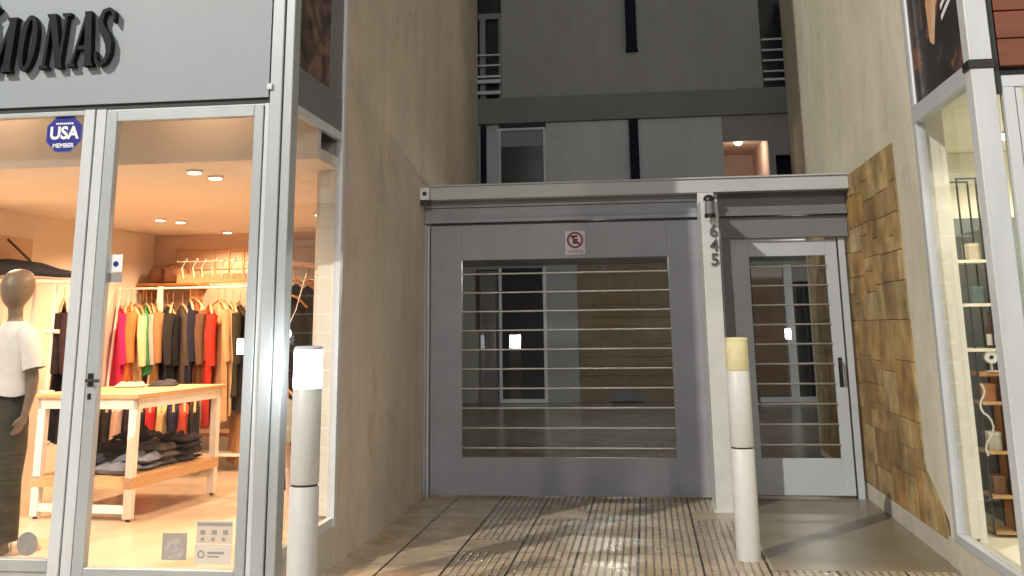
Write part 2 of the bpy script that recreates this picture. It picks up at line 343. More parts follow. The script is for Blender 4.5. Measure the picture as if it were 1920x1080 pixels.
# ================================================================ SETTING
struct(bx(-60, 60, -60, 6.0-7.6, -.25, -.13).build('road', m_asph))
def grid_sheet(name, m, x0, x1, y0, y1, z, nx=4, ny=4):
    vs = [(x0+(x1-x0)*i/nx, y0+(y1-y0)*j/ny, z) for j in range(ny+1) for i in range(nx+1)]
    fs = [(j*(nx+1)+i, j*(nx+1)+i+1, (j+1)*(nx+1)+i+1, (j+1)*(nx+1)+i) for j in range(ny) for i in range(nx)]
    return MB().add(vs, fs).build(name, m)
struct(bx(-60, 60, -1.6, 60, -.3, -.004).build('pavement', m_conc))
struct(grid_sheet('tiled_pavement', m_tile, -14, 14, -1.6, 7.29, 0))
pv2 = struct(grid_sheet('tiled_driveway', m_tile, -2.2, .78, 7.29, 10.25, .0))
struct(grid_sheet('concrete_path', m_conc, .78, 2.02, 7.29, 10.25, .0))
ramp = MB().add([(-4.6,10.25,0),(3.4,10.25,0),(3.4,18.1,.275),(-4.6,18.1,.275),(-4.6,10.25,-.1),(3.4,10.25,-.1),(3.4,18.1,-.1),(-4.6,18.1,-.1)],
                [(0,1,2,3),(7,6,5,4),(0,4,5,1),(1,5,6,2),(2,6,7,3),(3,7,4,0)])
m_ramp = mat('polished_courtyard_tiles', (.15, .14, .12), .2, vscale=2, col2=(.10, .09, .075), fac2=.8, bump=.25, bscale=9)
struct(ramp.build('courtyard_floor', m_ramp))

# ================================================================ LEFT SHOP BUILDING
H1 = 8.8
ls = thing('shop_building', 'clothing shop with pale fascia, glass front and tall brown plaster side wall', 'building', (-4.2, 6.0, 0))
# side wall: solid part beyond the side window, thick, doubled above the courtyard opening
wl = MB()
wl.box(-2.36, -2.2, 7.16, 11.8, 0, H1)
wl.box(-2.36, -2.2, 11.8, 13.4, 2.75, H1)
wl.build('side_wall', m_brown, ls)
wu = MB().box(-9.5, -2.36, 11.95, 13.4, 2.9, H1).box(-9.5, -2.37, 6.12, 11.9, 3.55, H1-.02)
wu.build('upper_storey', m_swall, ls)
bx(-2.357, -2.2, 6.14, 7.16, 4.9, H1).build('side_wall_above_window', m_brown, ls)
bx(-2.34, -2.203, 6.14, 7.15, 0, .27).build('plinth', m_plinth, ls)
fa = bx(-9.5, -2.345, 5.98, 6.1, 3.055, H1).build('fascia', m_fascia, ls)
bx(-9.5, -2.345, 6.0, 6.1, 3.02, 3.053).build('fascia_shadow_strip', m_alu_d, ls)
# --- fascia letters (condensed slab serif capitals built stroke by stroke)
def stroke(mb, x0, z0, x1, z1, w, d):  # slanted bar with horizontal ends
    mb.prism([(x0-w/2, z0), (x0+w/2, z0), (x1+w/2, z1), (x1-w/2, z1)], 'y', -d/2, d/2)
def serif(mb, x, z, w, d, up): mb.prism([(x-w/2, z), (x+w/2, z), (x+w/2-.008, z+(.022 if up else -.022)), (x-w/2+.008, z+(.022 if up else -.022))], 'y', -d/2-.001, d/2+.001)
def ring_poly(mb, pts_out, pts_in, d):
    n = len(pts_out); vs = []; 
    for y in (-d/2, d/2):
        for p in pts_out: vs.append((p[0], y, p[1]))
        for p in pts_in: vs.append((p[0], y, p[1]))
    fs = []
    for i in range(n):
        j = (i+1) % n
        fs += [(i, j, n+j, n+i), (2*n+i, 3*n+i, 3*n+j, 2*n+j), (i, 2*n+i, 2*n+j, j), (n+i, n+j, 3*n+j, 3*n+i)]
    mb.add(vs, fs)
def ribbon(mb, pts, ws, d):
    """calligraphic stroke in the xz plane"""
    L_, R_ = [], []
    for i, p in enumerate(pts):
        a = pts[max(0, i-1)]; b = pts[min(len(pts)-1, i+1)]; dx, dz = b[0]-a[0], b[1]-a[1]; l = math.hypot(dx, dz) or 1
        nx, nz = -dz/l, dx/l; L_.append((p[0]+nx*ws[i]/2, p[1]+nz*ws[i]/2)); R_.append((p[0]-nx*ws[i]/2, p[1]-nz*ws[i]/2))
    for i in range(len(pts)-1):
        q = [L_[i], L_[i+1], R_[i+1], R_[i]]
        mb.prism(q, 'y', -d/2, d/2)
D = .05; h = .36
def letter(ch):
    mb = MB(); sl = .03
    if ch == 'M':
        stroke(mb, .02, 0, .02+sl, h, .020, D); stroke(mb, .12, 0, .04+sl, h, .042, D*.98); stroke(mb, .12, 0, .20+sl, h, .020, D*.96); stroke(mb, .215, 0, .205+sl, h, .05, D)
        for x in (.02, .215): serif(mb, x, 0, .075, D, 1)
        for x in (.03+sl, .20+sl): serif(mb, x, h, .075, D, 0)
    if ch == 'N':
        stroke(mb, .02, 0, .02+sl, h, .022, D); stroke(mb, .14, 0, .03+sl, h, .05, D*.98); stroke(mb, .14, 0, .14+sl, h, .022, D)
        serif(mb, .02, 0, .07, D, 1)
        for x in (.025+sl, .14+sl): serif(mb, x, h, .07, D, 0)
    if ch == 'A':
        stroke(mb, .015, 0, .10+sl*.8, h, .020, D); stroke(mb, .16, 0, .105+sl*.8, h, .055, D*.98)
        mb.box(.04, .15, -D/2+.002, D/2-.002, .11, .135); serif(mb, .015, 0, .07, D, 1); serif(mb, .16, 0, .085, D, 1)
    if ch == 'O':
        o1 = [(.085+.078*math.cos(t)+.03*(.5+.5*math.sin(t)), h/2+(h/2+.006)*math.sin(t)) for t in [2*PI*k/28 for k in range(28)]]
        i1 = [(.087+.030*math.cos(t)+.03*(.5+.5*math.sin(t)), h/2+(h/2-.024)*math.sin(t)) for t in [2*PI*k/28 for k in range(28)]]
        ring_poly(mb, o1, i1, D)
    if ch == 'S':
        P = [(.16, .27), (.155, .335), (.115, .362), (.06, .345), (.035, .29), (.05, .235), (.095, .185), (.125, .135), (.13, .075), (.105, .02), (.06, -.002), (.02, .02), (.005, .085)]
        Wd = [.012, .03, .018, .03, .045, .055, .062, .06, .046, .028, .016, .032, .014]
        pts = []; ws = []
        for i in range(len(P)-1):
            for k in range(3):
                t = k/3; pts.append((P[i][0]*(1-t)+P[i+1][0]*t, P[i][1]*(1-t)+P[i+1][1]*t)); ws.append(Wd[i]*(1-t)+Wd[i+1]*t)
        pts.append(P[-1]); ws.append(Wd[-1]); ribbon(mb, pts, ws, D)
    if ch == 'curl':
        pts = [(.0+.06*math.cos(t)*(.4+t/7), .03+.06*math.sin(t)*(.4+t/7)) for t in [k*.35 for k in range(18)]]
        ribbon(mb, pts, [.012+.0016*k for k in range(18)], D)
    return mb
for ch, x, z, s_ in (('curl', -4.32, 3.74, 1), ('M', -4.365, 3.285, 1), ('O', -4.095, 3.29, .82), ('N', -3.905, 3.296, .92), ('A', -3.705, 3.302, .84), ('S', -3.53, 3.31, .74)):
    mb = letter(ch); moved(mb, x, 5.945, z, s_, 1.05); mb.build('letter', m_letter, fa)
# --- corner post
cp = MB().box(-2.335, -2.255, 5.975, 6.10, 0, H1).box(-2.25, -2.19, 5.99, 6.11, 0, H1)
cp.build('corner_post', m_alu, ls, bevel=.006)
bx(-2.350, -2.315, 5.958, 5.974, 3.10, 3.14).build('bracket', m_alu_w, ls, bevel=.004)
# --- door
dr = MB()
dr.box(-3.445, -3.372, 5.985, 6.045, .12, 3.0); dr.box(-2.437, -2.375, 5.985, 6.045, .12, 3.0)
dr.box(-3.372, -2.437, 5.985, 6.045, 2.935, 3.0); dr.box(-3.372, -2.437, 5.985, 6.045, .12, .228)
door = dr.build('shop_door', m_alu, ls, bevel=.005)
bx(-3.37, -2.439, 6.01, 6.018, .23, 2.933).build('pane', m_glass, door)
hd = MB().tube([(-3.415, 5.99, 1.305), (-3.415, 5.935, 1.305), (-3.33, 5.93, 1.303)], .010, 10).box(-3.432, -3.398, 5.979, 5.985, 1.265, 1.345).box(-3.425, -3.405, 5.979, 5.985, 1.19, 1.225)
hd.build('handle', m_black, door)
fr = MB().box(-3.60, -3.527, 5.98, 6.06, .02, 3.02).box(-3.520, -3.452, 5.99, 6.07, .02, 3.02).box(-2.368, -2.338, 5.99, 6.06, .02, 3.018)
fr.box(-3.452, -2.368, 6.0, 6.07, 3.003, 3.018)
fr.build('door_frame', m_alu_w, ls, bevel=.004)
bx(-3.527, -3.520, 6.0, 6.06, .02, 3.0).build('door_gap', m_alu_d, ls)
# --- front fixed window
fw_ = MB().box(-6.6, -3.603, 5.985, 6.05, .20, .27).box(-6.6, -3.603, 5.985, 6.05, 2.985, 3.017).box(-6.67, -6.6, 5.985, 6.05, .0, 3.017)
wf = fw_.build('front_window', m_alu, ls, bevel=.005)
bx(-6.6, -3.603, 6.01, 6.018, .27, 2.985).build('pane', m_glass, wf)
bx(-9.5, -3.603, 6.0, 6.1, 0, .198).build('stall_riser', m_alu, ls)
bx(-9.5, -6.67, 6.0, 6.1, .2, 3.02).build('front_wall', m_fascia, ls)
bx(-3.45, -2.34, 5.99, 6.12, 0, .10).build('threshold', m_alu, ls)
# --- side window
sw = MB().box(-2.235, -2.195, 6.112, 7.16, .27, .325).box(-2.235, -2.195, 6.112, 7.16, 2.965, 3.03)
sw.box(-2.24, -2.185, 7.10, 7.162, .26, 4.9)
swf = sw.build('side_window', m_alu_w, ls, bevel=.004)
bx(-2.218, -2.210, 6.112, 7.10, .326, 2.965).build('pane', m_glass, swf)
MB().box(-2.23, -2.20, 6.112, 7.10, 3.032, 3.29).box(-2.225, -2.205, 6.80, 7.10, 3.29, 4.9).build('transom_panel', m_gate_d, ls)
bx(-2.222, -2.208, 6.112, 6.80, 3.292, 4.9).build('poster', m_posterL, ls)
bx(-2.208, -2.204, 6.112, 7.1, 3.03, 3.037).build('seam', m_alu_d, ls)
# --- interior shell
bx(-7.2, -2.36, 6.12, 12.0, 0, .10).build('floor', m_sfloor, ls)
MB().box(-7.2, -2.36, 6.70, 12.0, 2.755, 2.84).box(-2.36, -2.225, 6.70, 7.12, 2.755, 2.84).build('ceiling', m_sceil, ls)
MB().box(-7.2, -2.225, 6.62, 6.70, 2.755, 3.5).box(-7.2, -2.36, 6.12, 6.62, 3.4, 3.5).build('bulkhead', m_bulk, ls)
bx(-6.20, -6.05, 6.12, 12.0, .10, 2.755).build('inner_wall', m_swall, ls)
bx(-6.05, -2.36, 11.85, 11.95, .10, 2.755).build('back_wall', m_sback, ls)
bx(-2.40, -2.362, 7.17, 11.85, .10, 2.755).build('inner_side_wall', m_swall, ls)
bx(-6.05, -2.40, 11.83, 11.85, .10, .20).build('skirting', m_woodw, ls)

# ceiling downlights with real lamps
warm = (1, .645, .38)
m_dl = emis('warm_lamp_face', (1, .86, .66), 9)
dls = [(-3.27, 6.95, 'ceiling spot nearest the shop door, left one of the bright pair'), (-3.24, 7.25, 'ceiling spot just right of the bright pair, largest and brightest'), (-5.06, 10.0, 'small ceiling spot deeper in the shop, leftmost of the rear row'), (-4.95, 10.25, 'small ceiling spot next to the leftmost of the rear row'), (-4.95, 11.5, 'farthest ceiling spot, close to the back wall of the shop'), (-3.28, 9.9, 'ceiling spot seen through the narrow side window')]
for i, (x, y, lb) in enumerate(dls):
    t = thing('ceiling_spot', lb, 'ceiling light', (x, y, 2.755), 'round ceiling spots in the clothing shop')
    MB().tube([(x, y, 2.754), (x, y, 2.735)], .06, 20).build('trim_ring', m_white, t)
    MB().tube([(x, y, 2.7345), (x, y, 2.729)], .046, 20).build('lamp_face', m_dl, t)
def area(name, loc, size, power, col, rot=(0,0,0), par=None):
    l = bpy.data.lights.new(name, 'AREA'); l.shape = 'DISK'; l.size = size; l.energy = power; l.color = col
    o = bpy.data.objects.new(name, l); o.location = loc; o.rotation_euler = rot; C.objects.link(o); return o
def spot(name, loc, power, col, ang=150, r=.04):
    l = bpy.data.lights.new(name, 'SPOT'); l.energy = power; l.color = col; l.spot_size = math.radians(ang); l.spot_blend = .6; l.shadow_soft_size = r
    o = bpy.data.objects.new(name, l); o.location = loc; C.objects.link(o); return o
for i, (x, y, w) in enumerate([(-3.27, 6.95, 26), (-3.24, 7.25, 26), (-5.0, 10.1, 36), (-4.95, 11.3, 22), (-3.28, 9.9, 26), (-5.3, 7.6, 34), (-4.2, 8.6, 34)]):
    spot('downlight_lamp', (x, y, 2.72), w*5.8, warm)

for x in (-3.0, -4.6): spot('bulkhead_fill_light', (x, 6.33, 3.38), 9, warm, 170, .06)  # added out of sight to brighten the bulkhead and display window
bx(-2.36, -2.215, 7.125, 7.158, .33, 2.96).build('window_reveal', m_rfloor, ls)

# ================================================================ RIGHT SHOP BUILDING
rs = thing('corner_shop_building', 'beige plaster building with stone clad base and yellow lit glass corner', 'building', (3.5, 6.0, 0))
MB().box(1.99, 2.12, 7.36, 12.75, .0, 9).box(1.99, 2.12, 12.75, 13.4, 2.75, 9).build('side_wall', m_beige, rs)
MB().box(1.99, 2.16, 6.12, 7.36, 4.9, 9).box(2.2, 9.5, 6.12, 13.4, 3.6, 9).build('upper_storey', m_beige, rs)
bx(1.975, 1.989, 7.53, 10.28, .0, .14).build('stone_plinth', m_plinth, rs, bevel=.003)
bx(1.97, 2.15, 6.12, 7.53, .0, .175).build('window_plinth', m_plinth, rs)
# stone cladding: real stones of uneven size, laid in courses
st = MB(); rnd = random.Random(11)
def frontY(z):
    if z > .56: return 8.03+.06*max(0, (z-1.2))/1.8*.9
    if z > .27: return 7.53+(z-.27)/.29*.5
    return 7.53
def cut(y0, y1, z0, z1, dep=0):
    w, h_ = y1-y0, z1-z0
    if (w < .56 and h_ < .46 and rnd.random() < .6) or (w < .30 and h_ < .26) or dep > 9: return [(y0, y1, z0, z1)]
    if (w/h_ > 1.15 and w > .30) or h_ < .24:
        c = y0+w*rnd.uniform(.35, .65); return cut(y0, c, z0, z1, dep+1)+cut(c, y1, z0, z1, dep+1)
    c = z0+h_*rnd.uniform(.35, .65); return cut(y0, y1, z0, c, dep+1)+cut(y0, y1, c, z1, dep+1)
for (y0, y1, za, zb) in cut(7.53, 12.6, .142, 2.98):
    if y1 < frontY((za+zb)/2)+.02: continue
    d = rnd.uniform(.007, .010); g = rnd.uniform(.0, .0016); j = lambda: rnd.uniform(-.006, .006)
    c = [(y0+g, za+g), ((y0+y1)/2+j(), za+g+.002), (y1-g, za+g), (y1-g-.002, (za+zb)/2+j()), (y1-g, zb-g), ((y0+y1)/2+j(), zb-g-.002), (y0+g, zb-g), (y0+g+.002, (za+zb)/2+j())]
    cy = (y0+y1)/2; cz = (za+zb)/2
    vs = [(1.9885, p[0], p[1]) for p in c] + [(1.9885-d-rnd.uniform(-.003, .003), p[0]*.985+cy*.015+j()*.2, p[1]*.985+cz*.015+j()*.2) for p in c] + [(1.9885-d-.003, cy+j()*3, cz+j()*3)]
    vs = [(v[0], max(v[1], frontY(v[2])), v[2]) for v in vs]
    st.add(vs, [(k, (k+1) % 8, 8+(k+1) % 8, 8+k) for k in range(8)] + [(8+k, 8+(k+1) % 8, 16) for k in range(8)])
st.build('stone_cladding', m_stone, rs)
m_mort = mat('mortar', (.16, .12, .08), .9, var=.1)
MB().prism([(7.53, .141), (12.6, .141), (12.6, 2.98), (8.08, 2.98), (8.03, .56), (7.53, .27)], 'x', 1.9865, 1.9893).build('mortar_bed', m_mort, rs)
# corner post + side window
MB().box(1.955, 2.085, 5.98, 6.10, 0, 9).build('corner_post', m_alu_w, rs, bevel=.006)
bx(1.945, 2.095, 5.972, 6.102, 3.045, 3.10).build('post_clamp', m_black, rs, bevel=.004)
bx(2.088, 2.12, 6.0, 6.10, 2.9, 9).build('post_seam', m_alu_d, rs)
sw2 = MB().box(1.962, 2.03, 6.102, 7.36, .177, .235).box(1.962, 2.03, 6.102, 7.36, 2.98, 3.10).box(1.965, 2.03, 7.29, 7.362, .235, 4.9)
sw2f = sw2.build('side_window', m_gate_l, rs, bevel=.004)
bx(1.990, 1.998, 6.102, 7.29, .236, 2.979).build('pane', m_glass, sw2f)
MB().tube([(1.958, 7.20, 3.10), (1.958, 7.20, 4.9)], .009, 8).build('edge_trim', m_whitef, rs)
po = bx(1.985, 1.995, 6.102, 7.28, 3.102, 4.9).build('poster', m_posterR, rs)
# marks on the poster: pale folded shape with stripes
pm = MB().prism([(6.25, 3.95), (6.62, 3.62), (6.72, 3.40), (6.80, 3.44), (6.82, 3.72), (6.62, 3.98), (6.55, 4.4), (6.3, 4.4)], 'x', 1.9825, 1.985)
pm.build('print_shape', mat('poster_orange', (.62, .27, .09), .4, vscale=5, col2=(.75, .62, .48), fac2=.6), po)
for k in range(4):
    pz = 3.60+k*.07
    MB().prism([(6.20+k*.0, pz), (6.50, pz-.10), (6.50, pz-.065), (6.20, pz+.035)], 'x', 1.980, 1.9824).build('print_stripe', m_tan, po)
# front: cladding boards above, glass front below
cb_ = MB()
for k in range(12):
    z0 = 3.06+k*.17; cb_.box(2.13, 5.5, 6.0, 6.05+.004*(k % 2), z0, z0+.163)
cb_.build('board_cladding', m_clad, rs, bevel=.003)
bx(2.125, 5.5, 6.056, 6.10, 3.0, 5.4).build('cladding_backing', m_alu_d, rs)
ff = MB().box(2.125, 2.19, 5.99, 6.06, 0, 2.93).box(2.125, 5.5, 5.99, 6.06, 2.93, 3.0).box(2.195, 2.235, 6.0, 6.07, .02, 2.93).box(5.4, 5.5, 5.99, 6.06, 0, 2.93).box(2.235, 5.4, 5.99, 6.06, 0, .2)
fff = ff.build('front_window', m_alu_w, rs, bevel=.004)
bx(2.235, 5.4, 6.02, 6.028, .2, 2.93).build('pane', m_glass, fff)
# interior shell
bx(2.16, 5.5, 6.12, 9.6, 0, .10).build('floor', m_rfloor, rs)
bx(2.032, 2.125, 7.335, 7.358, .2, 3.1).build('window_reveal', m_rfloor, rs)
bx(2.0, 5.5, 6.12, 9.6, 3.105, 3.2).build('ceiling', m_rfloor, rs)
bx(2.17, 5.5, 9.5, 9.6, .1, 3.1).build('back_wall', m_rfloor, rs)
bx(2.122, 2.17, 7.345, 7.56, .1, 3.1).build('white_column', m_rfloor, rs)
bx(2.13, 2.15, 7.56, 9.5, .1, 3.1).build('inner_side_wall', m_rfloor, rs)
bx(5.4, 5.5, 6.12, 9.6, .1, 3.1).build('far_inner_wall', m_rfloor, rs)
bx(2.27, 4.2, 9.46, 9.499, .9, 2.5).build('slate_wall_panel', m_slate, rs)
for x, y in ((3.0, 7.0), (3.0, 8.6), (4.2, 7.8)):
    t = thing('ceiling_panel_light', 'square warm white ceiling light inside the right-hand shop', 'ceiling light', (x, y, 3.1), 'square ceiling lights of the right-hand shop')
    bx(x-.16, x+.16, y-.16, y+.16, 3.085, 3.104).build('housing', m_white, t)
    bx(x-.14, x+.14, y-.14, y+.14, 3.078, 3.085).build('diffuser', emis('panel_face', (1, .92, .68), 8), t)
    spot('panel_lamp', (x, y, 3.06), 175, (1, .91, .66), 160, .12)

# shelf unit in the right shop
t = thing('shelf_unit', 'tall black framed shelf unit with pale boards behind the right shop window', 'shelf', (2.55, 8.0, .1))
for (za, zb) in ((.12, 2.66),):
    f = MB()
    for x in (2.39, 2.53):
        for y in (7.92, 8.12): f.box(x-.006, x+.006, y-.006, y+.006, za, zb)
    f.box(2.39, 2.53, 7.914, 7.926, 2.648, 2.66).box(2.39, 2.53, 8.114, 8.126, 2.648, 2.66)
    f.box(2.39, 2.53, 7.914, 7.926, .36, .372)
    f.build('frame', m_black, t)
for zz in (2.02, 1.70, 1.375):
    bx(2.32, 2.55, 7.90, 8.14, zz, zz+.022).build('shelf', m_woodw, t)
for zz in (1.0, .66, .36, .12):
    bx(2.40, 2.58, 7.90, 8.14, zz, zz+.022).build('shelf', m_wood, t)
bx(2.535, 2.56, 7.90, 8.14, .14, 1.2).build('side_board', m_woodo, t)
bx(2.40, 2.58, 7.90, 8.14, 1.2, 1.23).build('shelf', m_woodo, t)
t = thing('bottle', 'dark bottle with white label on the middle shelf of the right shop', 'bottle', (2.53, 7.96, 1.397))
MB().tube([(2.53,7.96,1.397),(2.53,7.96,1.40),(2.53,7.96,1.53),(2.53,7.96,1.57),(2.53,7.96,1.66)], .03, 16, rs=[.03,.032,.032,.012,.012]).build('glass_body', mat('brown_glass', (.10, .03, .015), .15), t, smooth=True)
MB().tube([(2.53,7.96,1.42),(2.53,7.96,1.50)], .0335, 16).build('paper_label', m_tan, t)
t = MB().tube([(2.40+.02*math.sin(k*.9), 7.90, 1.15-.42*k/14) for k in range(8)]+[(2.42+.035*math.sin(k*.8), 7.895, .93-.04*k) for k in range(8)], .008, 8).build('power_cable', m_white, off=(2.42, 7.9, .6))
tag(t, 'white looped cord hanging in front of the wooden shelves, right shop', 'cord')
for k, (zz, c, nm, lb) in enumerate([(2.042, (.55, .5, .4), 'box', 'small cream box on the top shelf of the right shop'), (1.722, (.10, .16, .16), 'box', 'small teal box on the second shelf of the right shop'), (1.022, (.5, .2, .06), 'box', 'small orange box low on the wooden shelves'), (.682, (.62, .6, .55), 'box', 'white box on the lower wooden shelf'), (.382, (.2, .1, .05), 'box', 'brown box on the lowest wooden shelf')]):
    t = thing('carton', lb, nm, (2.47, 8.02, zz))
    bx(2.43, 2.52, 7.95, 8.09, zz, zz+.10).build('carton_body', mat('carton_print', c, .6, var=.15, vscale=12), t, bevel=.003); bx(2.428, 2.522, 7.948, 8.092, zz+.10, zz+.125).build('lid', mat('carton_lid', tuple(min(.8, q*1.3) for q in c), .6), t, bevel=.003)
bx(2.30, 2.9, 9.2, 9.4, .1, .95).build('counter', m_woodo, rs); bx(2.64, 2.68, 7.9, 9.4, .1, 2.3).build('display_back_panel', m_slate, rs)
t = thing('desk_fan', 'small pale desk fan beside the shelves in the right shop', 'fan', (2.50, 7.93, 1.232))
MB().tube([(2.50,7.93,1.232),(2.50,7.93,1.24)], .05, 18).tube([(2.50,7.93,1.24),(2.50,7.93,1.29)], .008, 8).build('stand', m_white, t)
MB().tube([(2.50,7.91,1.335),(2.50,7.95,1.335)], .045, 20).build('cage', m_tan, t)
MB().tube([(2.50,7.905,1.335),(2.50,7.909,1.335)], .014, 12).build('hub', m_black, t)

# ================================================================ COURTYARD BUILDING
ab = thing('apartment_building', 'dark grey courtyard building rising behind the garage gate', 'building', (0, 13.4, 0))
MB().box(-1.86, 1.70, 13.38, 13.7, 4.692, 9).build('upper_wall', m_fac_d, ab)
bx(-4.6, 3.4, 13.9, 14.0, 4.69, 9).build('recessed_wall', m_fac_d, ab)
bx(-2.25, 2.05, 13.36, 14.2, 4.335, 4.69).build('slab_edge', m_band, ab)
lw = MB().box(-2.25, -1.92, 13.45, 13.6, 2.75, 4.333).box(-1.26, -.125, 13.42, 13.6, 2.75, 4.333).box(.005, 1.125, 13.42, 13.6, 2.75, 4.333).box(-1.92, -1.26, 13.45, 13.6, 2.75, 3.2)
lw.box(-.125, .005, 13.5, 13.6, 2.75, 4.333)
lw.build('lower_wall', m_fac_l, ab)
MB().box(1.13, 2.05, 13.42, 13.52, 3.985, 4.333).box(1.715, 1.80, 13.42, 13.52, 2.75, 3.985).box(1.80, 2.05, 13.42, 13.52, 3.78, 3.985).box(1.13,2.05,13.42,13.52,2.75,3.1).build('alcove_wall', mat('alcove_paint', (.25, .23, .23), .8, var=.06), ab)
MB().box(-.115, .035, 13.30, 13.379, 5.34, 9).prism([(-.125, 5.27), (.045, 5.27), (.03, 5.34), (-.11, 5.34)], 'y', 13.28, 13.379).build('drainpipe', m_navy, ab)
bx(-.12, .0, 13.36, 13.499, 3.3, 4.334).build('drainpipe', m_navy, ab)
bx(-2.165, -2.09, 13.38, 13.449, 3.3, 4.31).build('drainpipe', m_navy, ab)
wn = MB().box(-1.92, -1.27, 13.43, 13.5, 4.24, 4.275).box(-1.30, -1.262, 13.43, 13.5, 3.2, 4.24).box(-1.92, -1.89, 13.43, 13.5, 3.2, 4.24).box(-1.95, -1.92, 13.42, 13.44, 4.22, 4.29).build('window', m_gate_l, ab, bevel=.003)
bx(-1.89, -1.30, 13.47, 13.48, 3.2, 4.24).build('pane', m_dkglass, wn)
bx(-1.89, -1.30, 13.462, 13.469, 4.02, 4.24).build('blind', m_gate_d, wn)
# left slot with window and rails
wn = MB().box(-2.19, -1.87, 13.40, 13.46, 5.86, 5.94).box(-2.17, -2.09, 13.40, 13.46, 4.70, 5.86).box(-1.90, -1.865, 13.40, 13.46, 4.7, 5.86).build('window', m_gate_d, ab)
bx(-2.25, -1.865, 13.48, 13.49, 4.7, 9).build('pane', m_dkglass, wn)
for nm, xa, xb, zs in (('balcony_rail', -2.195, -1.865, [(5.31, .02), (5.16, .02), (5.0, .03), (4.93, .05), (4.77, .045)]), ('balcony_rail', 1.705, 1.985, [(5.35, .022), (5.20, .022), (5.055, .022), (4.905, .022), (4.79, .03)])):
    r_ = MB()
    for zc, hh in zs: r_.box(xa, xb, 13.32, 13.345, zc-hh/2, zc+hh/2)
    r_.build(nm, m_gate_l, ab)
bx(1.705, 2.05, 13.7, 13.72, 4.7, 9).build('balcony_opening', m_dkglass, ab)
# lit room on the first floor
rm = MB().box(1.02, 1.13, 13.53, 15.4, 2.75, 4.2).box(1.02, 2.2, 15.3, 15.4, 2.75, 4.2).box(1.715, 1.80, 13.53, 15.3, 2.75, 4.2).box(1.13, 1.8, 13.53, 15.3, 4.1, 4.2)
rm.build('lit_room', m_pink, ab)
bx(1.801, 2.05, 13.6, 13.62, 2.76, 3.9).build('dark_window', m_navy, ab)
bx(-4.7, 3.5, 13.4, 18.3, 2.66, 2.749).build('undercroft_ceiling', m_ugrey, ab)
MB().box(-4.7, -4.6, 11.8, 18.3, -.1, 2.66).box(-4.6, -2.36, 11.8, 11.94, -.1, 2.66).build('undercroft_wall', m_ugrey, ab)
MB().box(3.4, 3.5, 12.75, 18.3, -.1, 2.66).box(2.16, 3.5, 12.62, 12.75, -.1, 2.66).build('undercroft_wall', m_ugrey, ab)
MB().box(-4.6, -1.19, 18.1, 18.3, 0, 2.66).box(-1.19, 3.4, 18.2, 18.3, 0, 2.66).build('rear_wall', m_ugrey, ab)
# rear stone wall
st = MB(); z = .27; rnd = random.Random(5)
while z < 2.655:
    hh = min(rnd.choice((.16, .22, .3)), 2.655-z); x = -1.185
    while x < 1.83:
        x1 = min(1.85, x+rnd.uniform(.25, .6)); d = rnd.uniform(.01, .04)
        st.box(x+.003, x1-.003, 18.2-.05-d, 18.199, z+.003, z+hh-.003); x = x1
    z += hh
m_stone2 = mat('olive_stone_cladding', (.28, .195, .105), .8, vscale=2.5, col2=(.18, .125, .07), fac2=.9, bump=.4, bscale=15)
st.build('rear_stone_cladding', m_stone2, ab)
rd = MB().box(-2.60, -2.545, 18.03, 18.098, .28, 2.62).box(-1.80, -1.745, 18.03, 18.098, .28, 2.62).box(-2.545, -1.80, 18.03, 18.098, .28, .345).build('rear_door', m_whitef, ab, bevel=.004)
bx(-2.545, -1.80, 18.06, 18.07, .345, 2.62).build('pane', m_dkglass, rd)
bx(-2.545, -1.80, 18.055, 18.098, 2.585, 2.62).build('head', m_black, rd)
MB().box(-3.01, -2.96, 18.06, 18.098, 1.55, 2.60).box(-3.01, -2.61, 18.06, 18.098, 2.57, 2.60).build('door_gap', m_black, ab)
bx(-2.95, -2.63, 18.07, 18.097, .28, 2.56).build('grey_side_panel', m_gate_d, ab)
bx(-.64, -.10, 18.03, 18.10, .31, .46).build('vent_grille', m_gate_d, ab)
MB().box(2.42, 2.56, 18.12, 18.19, .28, 2.6).box(1.9, 3.0, 18.1, 18.199, .28, .36).build('lobby_door_frame', m_whitef, ab)
bx(1.87, 2.40, 18.14, 18.198, .37, 2.35).build('lobby_door_leaf', mat('brown_door', (.20, .11, .065), .6, vscale=3, stretch=(6,1,1)), ab)
bx(1.87, 2.40, 18.12, 18.198, 2.38, 2.56).build('lobby_lintel', m_pink, ab)
bx(2.57, 3.0, 18.14, 18.198, .37, 2.3).build('lobby_glass', m_navy, ab)
# room lamp, then added fill lights for the undercroft
t = thing('ceiling_lamp', 'glowing ceiling lamp in the lit room above the gate', 'lamp', (1.37, 13.9, 4.1))
MB().tube([(1.37, 13.9, 4.099), (1.37, 13.9, 4.08)], .05, 16).build('base', m_white, t)
MB().loft([(1.37, 13.9, 4.08, .05, .05), (1.37, 13.9, 4.05, .06, .06), (1.37, 13.9, 4.02, .045, .045), (1.37, 13.9, 4.005, .012, .012)], 16).build('globe', emis('room_globe', (1, .8, .62), 12), t, smooth=True)
l = bpy.data.lights.new('room_lamp', 'POINT'); l.energy = 7; l.color = (1, .72, .52); l.shadow_soft_size = .05
o = bpy.data.objects.new('room_lamp', l); o.location = (1.42, 13.9, 3.9); C.objects.link(o)
t = thing('courtyard_fill_fixture', 'added round ceiling light, out of view, filling the covered courtyard behind the gate', 'ceiling light', (-.6, 14.2, 2.66))
MB().tube([(-.6, 14.2, 2.659), (-.6, 14.2, 2.62)], .12, 20).build('diffuser', emis('courtyard_fill_face', (.95, .97, 1), 4), t)
